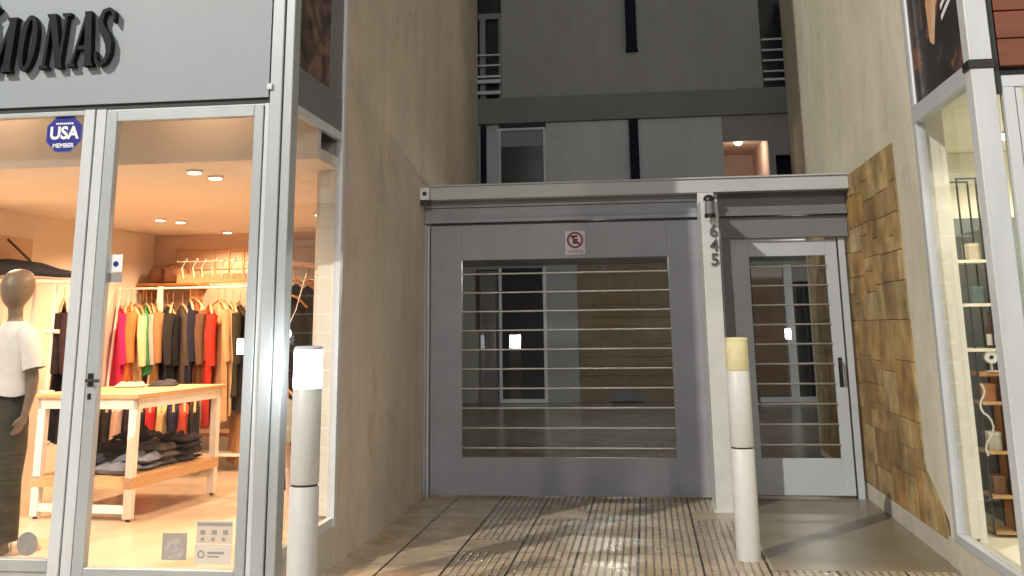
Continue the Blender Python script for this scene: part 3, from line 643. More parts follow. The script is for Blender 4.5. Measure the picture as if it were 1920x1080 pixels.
for x_ in (-.6, 2.2):
    l = bpy.data.lights.new('courtyard_fill_light', 'POINT'); l.energy = 105 if x_ < 0 else 60; l.color = (1, .95, .86); l.shadow_soft_size = .12  # unseen fill lights added to brighten the undercroft
    o = bpy.data.objects.new('courtyard_fill_light', l); o.location = (x_, 14.6, 2.42); C.objects.link(o)

# ================================================================ GATE
gt = thing('garage_gate', 'wide grey metal garage gate with barred glass opening', 'gate', (-.8, 10.02, 0))
g = MB().box(-2.13, -1.815, 9.99, 10.05, .02, 2.60).box(.24, .548, 9.99, 10.05, .02, 2.60).box(-1.815, .24, 9.99, 10.05, 2.25, 2.60).box(-1.815, .24, 9.99, 10.05, .02, .365)
g.build('leaf', m_gate, gt, bevel=.003)
b0 = None
for k in range(10):
    zc = 2.11-.184*k
    mb = MB().tube([(-1.815, 9.985, zc), (.24, 9.985, zc)], .0095, 10)
    if b0 is None: b0 = mb.build('bar', m_steel, gt, smooth=True); z0 = zc
    else:
        c = b0.copy(); C.objects.link(c); c.parent = gt; c.location = (0, 0, zc-z0)
pane = MB()
cx_, ang = -.79, math.radians(-.75)
def rp(x, y): return (cx_+(x-cx_)*math.cos(ang)-(y-10.035)*math.sin(ang), 10.035+(x-cx_)*math.sin(ang)+(y-10.035)*math.cos(ang))
pts = [rp(-1.82, 10.033), rp(.245, 10.033), rp(.245, 10.037), rp(-1.82, 10.037)]
pane.prism(pts, 'z', .36, 2.255); pane.build('pane', m_gglass, gt)
# frame: jambs and header
gf = gt
MB().box(-2.199, -2.175, 10.0, 10.09, 0, 2.62).box(-2.165, -2.14, 9.97, 10.08, 0, 2.60).build('jamb', m_gate_l, gf, bevel=.002)
MB().box(-2.175, -2.165, 10.01, 10.08, 0, 2.62).box(-2.14, .553, 10.0, 10.08, 2.602, 2.622).box(-2.139,-2.131,10.02,10.07,.02,2.6).build('shadow_gap', m_alu_d, gf)
MB().box(-2.195, .545, 9.96, 10.08, 2.625, 2.665).box(-2.195, .545, 10.0, 10.08, 2.667, 2.78).box(-2.195, .545, 9.97, 10.08, 2.782, 2.84).box(-2.195, .545, 9.955, 10.08, 2.842, 2.875).build('header', m_gate, gf, bevel=.003)
MB().box(.755, 1.975, 9.96, 10.08, 2.625, 2.665).box(.755, 1.975, 10.02, 10.10, 2.41, 2.62).box(.755, 1.975, 10.0, 10.08, 2.667, 2.875).build('door_header', m_gate_d, gf, bevel=.003)
# beam
bm_ = thing('canopy_beam', 'long horizontal grey beam spanning over gate and door', 'beam', (0, 9.8, 2.8))
MB().box(-2.10, 1.975, 9.80, 9.95, 2.845, 2.975).box(-2.10, 1.975, 9.78, 9.96, 2.976, 2.99).build('beam_body', m_beam, bm_, bevel=.004)
bx(-2.10, 1.975, 9.84, 10.6, 2.992, 3.0).build('flashing', m_beam, bm_)
t = thing('junction_box', 'small white square box at the left end of the beam', 'box', (-2.15, 9.8, 2.84))
MB().box(-2.20, -2.105, 9.76, 9.86, 2.845, 2.965).build('case', m_white, t, bevel=.006)
MB().tube([(-2.15, 9.755, 2.905), (-2.15, 9.76, 2.905)], .022, 14).build('hole', m_black, t)
bx(-2.198, -2.11, 9.78, 9.86, 2.80, 2.84).build('bracket', m_alu_d, t)
# post / fin
ps = thing('gate_post', 'light grey post between gate and door carrying the house number', 'post', (.62, 9.6, 0))
MB().box(.545, .70, 9.35, 9.775, 0, 2.72).box(.545, .70, 9.776, 9.955, 0, 2.84).build('post_body', m_post, ps, bevel=.005)
bx(.525, .72, 9.34, 9.80, 0, .02).build('base_plate', m_post, ps)
MB().tube([(.712, 9.37, .05), (.712, 9.37, 2.5)], .006, 8).build('conduit', m_gate_d, ps)
for ch, zc in (('6', 2.425), ('4', 2.295), ('5', 2.165)):
    t = text_mb(ch, .155, .006, .002); moved(t, .65, 9.336, zc); t.build('digit', mat('tarnished_digit_metal', (.09, .09, .09), .45, metal=.3, var=.4, vscale=30), ps)
t = thing('spotlight', 'dark can spotlight mounted at the top of the post', 'spotlight', (.63, 9.33, 2.68))
MB().tube([(.63, 9.345, 2.70), (.63, 9.29, 2.70)], .014, 10).box(.605, .655, 9.343, 9.349, 2.66, 2.74).build('arm', m_black, t)
MB().tube([(.62, 9.26, 2.72), (.622, 9.262, 2.58)], .045, 18, rs=[.034, .046]).build('can', m_gate_d, t, smooth=True)
MB().tube([(.622, 9.262, 2.578), (.6225, 9.2625, 2.545)], .05, 18).build('shade', m_black, t, smooth=True)
MB().loft([(.62, 9.26, 2.70, .052, .052), (.62, 9.26, 2.725, .05, .05), (.62, 9.26, 2.745, .034, .034), (.62, 9.26, 2.755, .008, .008)], 18).build('hood', m_black, t, smooth=True)
# sign
t = thing('no_parking_sign', 'small white sign with crossed letter E on the garage gate', 'sign', (-.66, 9.985, 2.4))
bx(-.765, -.565, 9.982, 9.989, 2.285, 2.52).build('plate', m_signw, t, bevel=.002)
ro = [(-.665+.082*math.cos(a), 2.428+.082*math.sin(a)) for a in [2*PI*k/36 for k in range(36)]]
ri = [(-.665+.062*math.cos(a), 2.428+.062*math.sin(a)) for a in [2*PI*k/36 for k in range(36)]]
mb = MB(); ring_poly(mb, ro, ri, .003); mb.v = [(v[0], v[1]+9.9795, v[2]) for v in mb.v]
a = math.radians(-45); w = .010
mb.prism([(-.665+math.cos(a)*r+math.sin(a)*s_, 2.428+math.sin(a)*r-math.cos(a)*s_) for r, s_ in ((-.066, -w), (.066, -w), (.066, w), (-.066, w))], 'y', 9.9788, 9.981)
mb.build('prohibition_ring', m_red, t)
e = text_mb('E', .11, .001, .003); moved(e, -.665, 9.981, 2.428); e.build('letter_e', m_letter, t)
e = text_mb('GARAGE', .040, .001, .0006); moved(e, -.665, 9.9805, 2.315); e.build('caption', m_gate_d, t)

# pedestrian door
pd = thing('pedestrian_door', 'light grey narrow door with barred glass right of the post', 'door', (1.35, 10.1, 0))
MB().box(.86, 1.03, 10.09, 10.14, .03, 2.385).box(1.76, 1.868, 10.09, 10.14, .03, 2.385).box(1.03, 1.76, 10.09, 10.14, 2.235, 2.385).box(1.03, 1.76, 10.09, 10.14, .03, .355).build('leaf', m_gate_l, pd, bevel=.003)
MB().box(1.885, 1.945, 10.075, 10.15, 0, 2.40).build('door_frame', m_gate_l, pd, bevel=.003)
bx(.72, .855, 10.075, 10.15, 0, 2.40).build('shaded_jamb', m_gate_d, pd, bevel=.003)  # darker colour paints in the shade cast by the post
bx(1.869, 1.884, 10.10, 10.145, 0, 2.4).build('gap', m_alu_d, pd)
b0 = None
for k in range(10):
    zc = 2.135-.184*k
    if b0 is None: b0 = MB().tube([(1.03, 10.085, zc), (1.76, 10.085, zc)], .0095, 10).build('bar', m_steel, pd, smooth=True); z0 = zc
    else: c = b0.copy(); C.objects.link(c); c.parent = pd; c.location = (0, 0, zc-z0)
bx(1.028, 1.762, 10.11, 10.115, .353, 2.237).build('pane', m_gglass, pd)
MB().tube([(1.815, 10.09, 1.245), (1.815, 10.04, 1.235), (1.815, 10.03, 1.14), (1.815, 10.04, 1.04), (1.815, 10.09, 1.03)], .011, 10).box(1.797, 1.833, 10.085, 10.09, 1.0, 1.27).build('handle', m_black, pd)

# ================================================================ BOLLARDS
def bollard(loc, lit, label, group='round white light bollards'):
    t = thing('light_bollard', label, 'bollard', loc, group); local(t)
    R = .083
    MB().tube([(0,0,0),(0,0,.005),(0,0,.725),(0,0,.733)], R, 40, rs=[R,R+.001,R,R-.006]).build('lower_shaft', m_boll, t, smooth=True)
    MB().tube([(0,0,.734),(0,0,.744)], R-.009, 40).build('joint', m_alu_d, t)
    MB().tube([(0,0,.745),(0,0,.752),(0,0,1.262),(0,0,1.268)], R, 40, rs=[R-.005,R-.001,R-.001,R-.006]).build('upper_shaft', m_boll, t, smooth=True)
    MB().tube([(0,0,1.269),(0,0,1.272),(0,0,1.478)], R, 40, rs=[R-.005,R-.002,R-.003]).build('diffuser', m_lit if lit else m_yel, t, smooth=True)
    MB().tube([(0,0,1.479),(0,0,1.492),(0,0,1.5)], R, 40, rs=[R,R,R-.012]).build('cap', m_cap if lit else m_yel, t, smooth=True)
    return t
bollard((-1.95, 5.76, 0), True, 'lit white bollard glowing at the glass corner of the clothing shop')
bollard((.645, 7.58, 0), False, 'unlit white bollard with yellowed top standing before the gate post')
bollard((-5.4, -1.2, 0), True, 'lit bollard across the pavement mirrored in the garage gate glass')
bollard((2.9, -1.3, 0), True, 'lit bollard on the pavement mirrored in the narrow door glass')

# ================================================================ STREET LAMP (gives the raking shadows)
sl = thing('street_lamp', 'tall street lamp on the pavement behind the viewer', 'street lamp', (LAMP_A.x-1.8, LAMP_A.y-.6, -.13))
lx, ly, lz = LAMP_A
MB().tube([(lx-1.8, ly-.6, -.13), (lx-1.8, ly-.6, 4), (lx-1.8, ly-.6, lz-.3)], .1, 16, rs=[.14, .11, .07]).tube([(lx-1.8, ly-.6, lz-.4), (lx-1.5, ly-.5, lz+.1), (lx, ly, lz+.14)], .05, 12).build('pole', m_gate_d, sl, smooth=True)
MB().box(lx-.35, lx+.35, ly-.14, ly+.14, lz+.06, lz+.18).build('lamp_head', m_gate_d, sl, bevel=.02)
bx(lx-.28, lx+.28, ly-.10, ly+.10, lz+.03, lz+.059).build('diffuser', emis('street_lamp_face', (1, .93, .82), 20), sl)
l = bpy.data.lights.new('street_lamp_light', 'SPOT'); l.energy = 41000; l.color = (1, .95, .84); l.shadow_soft_size = .16; l.spot_size = math.radians(150); l.spot_blend = .3
o = bpy.data.objects.new('street_lamp_light', l); o.location = LAMP_A; C.objects.link(o)
o.rotation_euler = (Vector((0, 8, 0))-LAMP_A).to_track_quat('-Z', 'Y').to_euler()

def street_lamp(x, y, z, lab, power, col, aim):
    t = thing('street_lamp', lab, 'street lamp', (x, y-1.2, -.13), 'added street lamps')
    MB().tube([(x, y-1.2, -.13), (x, y-1.2, z-.3)], .08, 14, rs=[.11, .06]).tube([(x, y-1.2, z-.35), (x, y-.9, z+.08), (x, y, z+.14)], .04, 10).build('pole', m_gate_d, t, smooth=True)
    bx(x-.14, x+.14, y-.3, y+.3, z+.06, z+.17).build('lamp_head', m_gate_d, t, bevel=.02)
    bx(x-.10, x+.10, y-.24, y+.24, z+.03, z+.059).build('diffuser', emis('street_lamp_face', (1, .93, .82), 12), t)
    l = bpy.data.lights.new('street_lamp_light', 'SPOT'); l.energy = power; l.color = col; l.shadow_soft_size = .35; l.spot_size = math.radians(150); l.spot_blend = .3
    o = bpy.data.objects.new('street_lamp_light', l); o.location = (x, y, z); C.objects.link(o)
    o.rotation_euler = (Vector(aim)-Vector((x, y, z))).to_track_quat('-Z', 'Y').to_euler()
street_lamp(13.0, -11.0, 9.0, 'added unseen street lamp behind the viewer, to the right, for fill light', 3900, (1, .86, .72), (-2, 9, 2))  # added as warm fill, mainly for the left passage wall
street_lamp(-1.0, -14.0, 8.5, 'added unseen street lamp straight behind the viewer, for fill light', 3000, (1, .99, .97), (0, 9, 2))  # added as soft frontal fill for the gate
ob_ = thing('opposite_house', 'plain grey house with dark windows across the street', 'building', (0, -22, 0))
bx(-40, 40, -26, -22, -.2, 7).build('wall', m_ugrey, ob_)
for k in range(12):
    for z_ in (1.0, 4.2): bx(-33+k*6, -31+k*6, -21.998, -21.96, z_, z_+1.8).build('window', m_dkglass, ob_)

# ================================================================ SHOP CONTENTS
FZ = .10
# ---- display table
tb = thing('display_table', 'white wooden display table with lower shelf in the clothing shop', 'table', (-4.56, 8.77, FZ), rot=math.radians(-5.5)); local(tb)
w2, l2 = .465, .69
bx(-w2-.03, w2+.03, -l2-.03, l2+.03, .955, .99).build('table_top', m_wood, tb, bevel=.004)
MB().box(-w2, w2, -l2, -l2+.03, .87, .954).box(-w2, w2, l2-.03, l2, .87, .954).box(-w2, -w2+.03, -l2, l2, .87, .953).box(w2-.03, w2, -l2, l2, .87, .953).build('apron', m_woodw, tb)
for sx_ in (-1, 1):
    for sy_ in (-1, 1):
        x = sx_*(w2-.036); y = sy_*(l2-.032)
        MB().box(x-.034, x+.034, y-.032, y+.032, .02, .869).build('leg', m_woodw, tb, bevel=.004)
        MB().tube([(x, y, 0), (x, y, .02)], .018, 10).build('foot', m_black, tb)
MB().box(-w2, w2, -l2, l2, .31, .335).box(-w2, w2, -l2-.002, -l2+.03, .25, .309).box(w2-.03, w2+.002, -l2, l2, .25, .309).build('lower_shelf', m_wood, tb)
MB().box(-w2+.06, w2-.06, -l2+.01, -l2+.05, .06, .12).build('cross_rail', m_woodw, tb)

# ---- folded clothes: soft flattened stacks
def soft_pile(name, label, cx, cy, z0, sx_, sy_, hh, col, rot, layers=2, group=None):
    t = thing(name, label, 'folded clothes', (cx, cy, z0), group, rot); local(t)
    layers = max(1, layers-1)
    for k in range(layers):
        lh = hh/layers; nx, ny = 14, 12; vs = []; fs = []
        for side in (0, 1):
            for j in range(ny+1):
                for i in range(nx+1):
                    u = i/nx*2-1; v = j/ny*2-1
                    e = (1-abs(u)**5)*(1-abs(v)**5)
                    n_ = noise.noise(Vector((u*2.1+cx*7, v*2.1+cy*5, k*3.3+cx)))*.075
                    x = u*sx_/2*(1-.04*abs(v)**3)+n_*.4; y = v*sy_/2+n_*.4
                    z = k*lh + (lh*.5 + (lh*.5*e**.35 + n_*e if side else -lh*.48*e**.35))
                    vs.append((x, y, max(0.001, z)))
        m_ = (nx+1)*(ny+1)
        for j in range(ny):
            for i in range(nx):
                a = j*(nx+1)+i; q = (a, a+1, a+nx+2, a+nx+1); fs.append(q[::-1]); fs.append(tuple(p+m_ for p in q))
        for i in range(nx):
            a = i; fs.append((a, a+1, a+1+m_, a+m_)); a = ny*(nx+1)+i; fs.append((a+1, a, a+m_, a+1+m_))
        for j in range(ny):
            a = j*(nx+1); fs.append((a+nx+1, a, a+m_, a+nx+1+m_)); a = j*(nx+1)+nx; fs.append((a, a+nx+1, a+nx+1+m_, a+m_))
        c2 = tuple(c*(1+.25*(k % 2)) for c in col)
        MB().add(vs, fs).build('folded_garment', cloth(c2), t, smooth=True)
    return t
SH = FZ+.336
navy = (.03, .035, .075); dk = (.016, .014, .016); gb = (.15, .165, .21); jean = (.06, .075, .14)
for lb, dx, dy, sx_, sy_, hh, col, ro_, ly_ in [
    ('folded navy jeans with a white tag on the near end of the lower shelf', -.13, -.50, .34, .26, .12, navy, .1, 3),
    ('folded faded blue jeans beside the near right table leg', .20, -.48, .30, .26, .09, gb, -.2, 2),
    ('folded mid blue jeans on the near left of the lower shelf', -.33, -.26, .14, .28, .10, jean, 0, 2),
    ('folded grey blue jeans in the middle of the lower shelf', .18, -.18, .34, .28, .11, gb, .15, 3),
    ('folded grey brown trousers behind the grey blue jeans', .16, .10, .36, .24, .17, (.07, .06, .05), -.1, 4),
    ('dark folded trousers on the middle left of the shelf', -.22, .06, .34, .28, .18, dk, .1, 4),
    ('tall dark folded stack at the far right end of the shelf', .20, .42, .34, .34, .22, (.022, .018, .018), .05, 5),
    ('tall black folded stack at the far left end of the shelf', -.22, .42, .34, .32, .24, dk, -.1, 5)]:
    c_, s_ = math.cos(math.radians(-5.5)), math.sin(math.radians(-5.5))
    soft_pile('folded_clothes', lb, -4.56+dx*c_-dy*s_, 8.77+dx*s_+dy*c_, SH, sx_, sy_, hh, col, ro_+math.radians(-5.5), ly_, 'folded clothes on the lower table shelf')
t = MB().prism([(0, -.045), (.055, 0), (0, .045), (-.055, 0)], 'z', 0, .004).build('price_tag', m_tan, off=(0,0,0)); t.location = (-4.72, 8.17, SH+.145); t.rotation_euler = (.7, .05, .1)
tag(t, 'white diamond paper tag lying on the navy jeans', 'price tag')
for k, (x, y, c, lb) in enumerate([(-4.75, 9.0, (.5, .45, .4), 'pale folded scarf lying on the table top'), (-4.5, 9.15, (.04, .04, .05), 'small dark folded cloth on the table top')]):
    soft_pile('folded_cloth', lb, x, y, FZ+.991, .26, .16, .018, c, .2, 1)

# ---- hanging garments
def garment_mesh(wid, length, thick, seed, shoulder=.07, flare=.0, sleeves=True):
    """hangs in the local xz plane around x=0 (width along x, thin along y), top at z=0"""
    nx, nz = 16, 16; vs = []; fs = []; rr = random.Random(seed); ph = rr.uniform(0, 6)
    for side in (1, -1):
        for j in range(nz+1):
            t = j/nz; z = -t*length
            hw = wid/2*(min(1, .30+ (t*length)/max(shoulder, .01)*.70) if t*length < shoulder else 1+flare*t)
            for i in range(nx+1):
                u = i/nx*2-1
                x = u*hw; base = thick/2*(1-abs(u)**4)*(1 if j else .4)
                fold = math.sin(u*7+ph+t*1.5)*.020*t + math.sin(u*15+ph*2)*.009*t + noise.noise(Vector((u*2, t*3, seed)))*.02*t
                sag = -.055*abs(u)*(1-min(1, t*length/.08)) if shoulder else 0
                zz = z - (.06*abs(u)*(1-t) if shoulder else 0) - (.02*math.sin(u*5+ph) if j == nz else 0)
                vs.append((x, side*base+fold, zz))
    m_ = (nx+1)*(nz+1)
    for j in range(nz):
        for i in range(nx):
            a = j*(nx+1)+i; q = (a, a+1, a+nx+2, a+nx+1); fs.append(q); fs.append(tuple(p+m_ for p in q)[::-1])
    for i in range(nx):
        for a in (i, nz*(nx+1)+i): fs.append((a, a+1, a+1+m_, a+m_))
    for j in range(nz):
        for a in (j*(nx+1), j*(nx+1)+nx): fs.append((a, a+nx+1, a+nx+1+m_, a+m_))
    mb = MB().add(vs, fs)
    if sleeves:
        for s_ in (-1, 1):
            x0 = s_*wid/2*.9
            mb.tube([(x0, 0, -.10), (x0+s_*.04, .012, -.30), (x0+s_*.045, -.012, -.64)], .05, 10, rs=[.060, .052, .040], flat=.6)
    return mb
def garment(name, label, loc, rotz, wid, length, thick, col, seed, shoulder=.07, sleeves=True, group=None, hang=m_wood):
    t = thing(name, label, 'garment', loc, group, rotz); local(t)
    garment_mesh(wid, length, thick, seed, shoulder, .08, sleeves).build('fabric', cloth(col), t, smooth=True)
    hg = MB().tube([(-wid*.44, 0, -.085), (-wid*.2, 0, 0), (0, 0, .03), (wid*.2, 0, 0), (wid*.44, 0, -.085)], .013, 8, flat=.8)
    hg = hg.build('hanger', hang, t, smooth=True)
    MB().tube([(0, 0, .03), (0, 0, .10), (.018, 0, .12), (.02, 0, .145), (0, 0, .16), (-.018, 0, .15)], .003, 6).build('hook', m_steel, hg)
    return t
# rack on the back left
def rack(label, x0, x1, y, z1, m, d=.22):
    t = thing('clothes_rack', label, 'clothes rack', ((x0+x1)/2, y, FZ))
    for x in (x0, x1):
        MB().tube([(x, y-d, FZ), (x, y, z1)], .016, 8).tube([(x, y+d, FZ), (x, y, z1)], .016, 8).build('side_frame', m, t)
    MB().tube([(x0, y, z1-.02), (x1, y, z1-.02)], .013, 10).build('rail', m, t)
    MB().box(x0, x1, y-d*.8, y+d*.8, FZ+.16, FZ+.18).build('bottom_shelf', m, t)
    return t
rack('pale wooden clothes rack holding pink, cream and green tops', -6.0, -5.52, 11.0, 2.09, m_woodw)
rack('wide pale clothes rack with dark and red clothes at the back', -5.49, -4.20, 11.0, 2.09, m_woodw)
P1 = [('bright pink', (.80, .05, .14), 'blouse', .90), ('hot magenta', (.72, .02, .16), 'blouse', .85), ('orange', (.75, .22, .06), 'top', .8), ('cream', (.80, .66, .38), 'shirt', .78), ('pale yellow', (.72, .62, .36), 'shirt', .74), ('leaf green', (.06, .38, .12), 'shirt', .86), ('light grey', (.45, .43, .42), 'top', .5), ('tan', (.42, .22, .09), 'dress', .95)]
for k, (cn, c, kd, ln) in enumerate(P1):
    garment({'top': 'knitwear'}.get(kd, kd), '%s %s hanging on the left back rack%s' % (cn, kd, ' at its left end' if k == 0 else ''), (-5.97+k*.060+random.uniform(-.012, .012), 11.0, 1.885+random.uniform(-.04, .02)), PI/2+.75+random.uniform(-.25, .25), random.uniform(.44, .56), ln*random.uniform(.85, 1.2), random.uniform(.05, .09), c, k, group='tops on the left back rack')
P2 = [('black', (.012, .011, .012), 'coat', 1.0), ('charcoal', (.022, .02, .02), 'coat', 1.02), ('grey brown', (.075, .055, .04), 'jacket', .95), ('navy', (.012, .014, .035), 'shirt', .98), ('rust red', (.40, .10, .04), 'dress', 1.15), ('dark brown', (.14, .07, .035), 'shirt', 1.0), ('scarlet', (.55, .03, .015), 'dress', 1.25), ('beige', (.52, .33, .17), 'coat', 1.2), ('sand', (.56, .37, .20), 'trench', 1.15), ('dark olive', (.035, .032, .018), 'jacket', 1.0), ('brown black', (.03, .022, .015), 'jacket', 1.02), ('camel', (.48, .27, .11), 'coat', 1.38), ('tan', (.50, .30, .13), 'coat', 1.4), ('deep navy', (.012, .013, .03), 'coat', 1.1)]
for k, (cn, c, kd, ln) in enumerate(P2):
    garment(kd.replace('trench', 'trench_coat'), '%s %s on the wide back rack, %s' % (cn, kd, ['at its left end', 'second from the left', 'right of two black coats', 'beside the rust red dress', 'between navy and brown', 'beside the scarlet dress', 'left of the beige coat', 'right of the scarlet dress', 'next to the beige coat', 'in its right half', 'next to the dark olive jacket', 'long, near the right end', 'longest, near the right end', 'at its right end'][k]),
            (-5.42+k*.088+random.uniform(-.02, .02), 11.0, 1.885+random.uniform(-.05, .02)), PI/2+.62+random.uniform(-.3, .3), random.uniform(.46, .60), ln*random.uniform(1.0, 1.25), random.uniform(.05, .10), c, 20+k, group='clothes on the wide back rack')
# lower garments on a low rail
lr = thing('low_clothes_rail', 'low metal rail with short clothes under the back racks', 'clothes rail', (-5.1, 10.55, FZ))
MB().tube([(-6.0, 10.55, 1.0), (-4.75, 10.55, 1.0)], .010, 8).build('rail', m_steel, lr)
for x in (-6.0, -4.75): MB().tube([(x, 10.55, FZ), (x, 10.55, 1.0)], .012, 8).build('upright', m_steel, lr)
P3 = [('mustard yellow', (.75, .36, .03), .62), ('black', (.015, .014, .016), .60), ('blush white', (.70, .52, .44), .66), ('dark plum', (.03, .015, .02), .55), ('black', (.014, .014, .014), .5), ('bright red', (.62, .02, .015), .55), ('cream patterned', (.66, .48, .24), .48), ('navy', (.012, .015, .05), .52), ('coral red', (.55, .07, .03), .46), ('black', (.015, .015, .015), .52)]
for k, (cn, c, ln) in enumerate(P3):
    garment('skirt', '%s short garment on the low rail, %s' % (cn, ['leftmost', 'right of the mustard one', 'behind the table leg', 'dark one beside the blush one', 'left of the bright red one', 'near the middle', 'right of the bright red one', 'left of the coral one', 'near its right end', 'at its right end'][k]), (-5.93+k*.125, 10.55, .84), PI/2+.55+random.uniform(-.2, .2), .40, ln*.95, .10, c, 50+k, shoulder=.04, sleeves=False, group='short clothes on the low rail')
# hanging hook rail above the wide rack
t = thing('hook_rail', 'wooden board with white upright hooks above the wide rack', 'hook rail', (-4.95, 11.1, 2.12))
bx(-5.35, -4.45, 11.07, 11.10, 2.13, 2.23).build('board', m_wood, t)
for k in range(7):
    x = -5.28+k*.125+random.uniform(-.02, .02)
    MB().tube([(x, 11.06, 2.18), (x-.02, 11.05, 2.30), (x+.02, 11.05, 2.38), (x+.035, 11.05, 2.40)], .008, 8).build('hook', m_woodw, t)
MB().tube([(-5.35, 11.06, 2.37), (-4.5, 11.06, 2.37)], .006, 8).build('top_wire', m_woodw, t)
t = thing('wall_shelf', 'brown wall shelf above the left back rack', 'shelf', (-5.75, 11.6, 2.1))
bx(-6.04, -5.3, 11.45, 11.84, 2.12, 2.15).build('board', m_woodo, t)
MB().box(-5.98, -5.96, 11.5, 11.84, 1.96, 2.119).box(-5.40, -5.38, 11.5, 11.84, 1.96, 2.119).build('bracket', m_woodo, t)
t = soft_pile('woven_bag', 'brown woven bag lying on the brown wall shelf', -5.72, 11.62, 2.151, .42, .26, .2, (.18, .08, .035), .1, 2)
t['category'] = 'bag'
# grid of thin wires on the back wall
t = thing('wire_grid', 'brown wire grid panel leaning on the back wall near the ceiling', 'wire grid', (-5.0, 11.8, 2.1))
mb = MB()
for k in range(12): mb.tube([(-5.72+k*.17, 11.80, 2.16), (-5.72+k*.17, 11.80, 2.56)], .006, 6)
for zz in (2.16, 2.36, 2.56): mb.tube([(-5.72, 11.80, zz), (-3.85, 11.80, zz)], .006, 6)
mb.build('wires', m_woodo, t)
# low white bench at the back wall
t = thing('plinth_bench', 'low wooden bench along the back wall of the shop', 'bench', (-3.9, 11.2, FZ))
bx(-5.6, -2.9, 11.25, 11.7, .42, .46).build('bench_top', m_wood, t); bx(-5.55, -2.95, 11.3, 11.68, FZ, .419).build('bench_body', m_woodw, t)

# ---- rack by the side window
t = thing('clothes_rack', 'pinkish wooden A-frame rack with dark clothes behind the side window', 'clothes rack', (-2.95, 8.5, FZ))
m_pinkw = mat('pinkish_wood', (.62, .42, .34), .5, var=.08)
MB().tube([(-3.13, 8.5, 2.18), (-2.93, 8.3, FZ)], .022, 8).build('side_frame', m_pinkw, t)
MB().tube([(-3.13, 8.5, 2.16), (-2.55, 8.9, 2.12)], .02, 8).build('rail', m_pinkw, t)
MB().tube([(-2.55, 8.9, 2.16), (-2.50, 8.7, FZ)], .022, 8).build('side_frame', m_pinkw, t)
for k, (cn, c) in enumerate([('black', (.012, .012, .016)), ('blue black', (.012, .014, .028)), ('charcoal', (.02, .02, .024)), ('inky navy', (.010, .012, .022)), ('soft black', (.018, .016, .018))]):
    garment('hanging_coat', '%s long coat behind the side window, %s' % (cn, ['nearest the glass corner', 'second along the rail', 'in the middle of the rail', 'second from the wall', 'closest to the wall'][k]), (-3.03+k*.10, 8.56+k*.07, 1.99), .25, .46, 1.32, .07, c, 80+k, group='dark coats behind the side window', hang=m_woodo)
for k, (x_, y_, lb) in enumerate([(-3.05, 8.45, 'long black coat behind the pinkish rack post, lowest of the dark coats')]):
    garment('long_coat', lb, (x_, y_, 1.86), .2, .36, 1.58, .10, [(.010, .010, .014), (.012, .014, .024)][k], 95+k, group='dark coats behind the side window', hang=m_woodo)
garment('hanging_shirt', 'pale grey green patterned shirt low behind the lit bollard', (-3.0, 8.12, 1.12), .3, .36, .42, .05, (.30, .32, .26), 91)
t = thing('track_spotlight', 'small black spotlight hanging under the ceiling behind the side window', 'spotlight', (-3.0, 9.3, 2.755))
MB().tube([(-3.0, 9.3, 2.755), (-3.0, 9.3, 2.66)], .01, 8).build('stem', m_black, t)
MB().tube([(-3.0, 9.33, 2.66), (-3.0, 9.27, 2.54)], .05, 16).build('can', m_black, t, smooth=True)
t = thing('pendant_bulb', 'small round glowing bulb on a thin wire behind the side window', 'lamp', (-2.90, 8.1, 1.5))
MB().tube([(-2.80, 8.15, 2.05), (-2.87, 8.12, 1.75), (-2.93, 8.1, 1.60)], .004, 6).build('wire', m_white, t)
MB().loft([(-2.93, 8.1, 1.60, .006, .006), (-2.93, 8.1, 1.59, .026, .026), (-2.93, 8.1, 1.565, .037, .037), (-2.93, 8.1, 1.535, .03, .03), (-2.93, 8.1, 1.52, .006, .006)], 16).build('bulb', emis('bulb_glow', (1, .97, .9), 6), t, smooth=True)
t = bx(-3.2, -3.03, 11.78, 11.83, 2.28, 2.42).build('wall_screen', m_slate, off=(-3.1, 11.8, 2.3)); tag(t, 'small dark blue panel on the back wall seen through the side window', 'panel')

# ---- display frame at the left with dark clothes
t = thing('garment_stand', 'white metal garment stand with short crossbars left of the door', 'stand', (-5.4, 8.9, FZ))
MB().tube([(-5.44, 8.8, FZ), (-5.44, 8.8, 2.05)], .016, 10).tube([(-5.9, 9.2, FZ), (-5.9, 9.2, 2.05)], .016, 10).build('upright', m_white, t)
MB().tube([(-6.03, 8.8, 2.08), (-5.2, 8.8, 2.05)], .025, 10).build('top_rail', m_woodw, t)
for zz in (1.60, 1.06, .62): MB().tube([(-5.50, 8.8, zz), (-5.37, 8.8, zz)], .02, 10).build('crossbar', m_white, t)
for k, (cn, c) in enumerate([('black', (.012, .008, .008)), ('deep plum', (.03, .012, .016)), ('dusty pink', (.55, .28, .24)), ('brown', (.12, .05, .03))]):
    garment('hanging_dress', '%s dress on the frame between mannequin and door post' % cn, (-5.50+k*.09, 9.05, 1.86), PI/2+.4, .40, 1.25, .06, c, 100+k, group='dresses by the mannequin')
t = thing('closed_parasol', 'dark blue closed parasol lying across the top of the garment stand', 'parasol', (-5.9, 8.75, 2.2))
MB().tube([(-6.04, 8.75, 2.19), (-5.9, 8.75, 2.20), (-5.6, 8.76, 2.17), (-5.4, 8.77, 2.13), (-5.1, 8.78, 2.10)], .08, 14, rs=[.10, .10, .085, .055, .022], flat=.75).build('canopy', cloth((.02, .022, .035)), t, smooth=True)
MB().tube([(-5.9, 8.7, 2.45), (-5.66, 8.72, 2.24)], .012, 8).build('rib', m_black, t)
t = bx(-6.049, -6.03, 8.45, 9.3, 2.25, 2.5).build('picture', m_sback, off=(-6.04, 8.8, 2.3)); tag(t, 'plain brown board hanging on the shop wall above the parasol', 'picture')

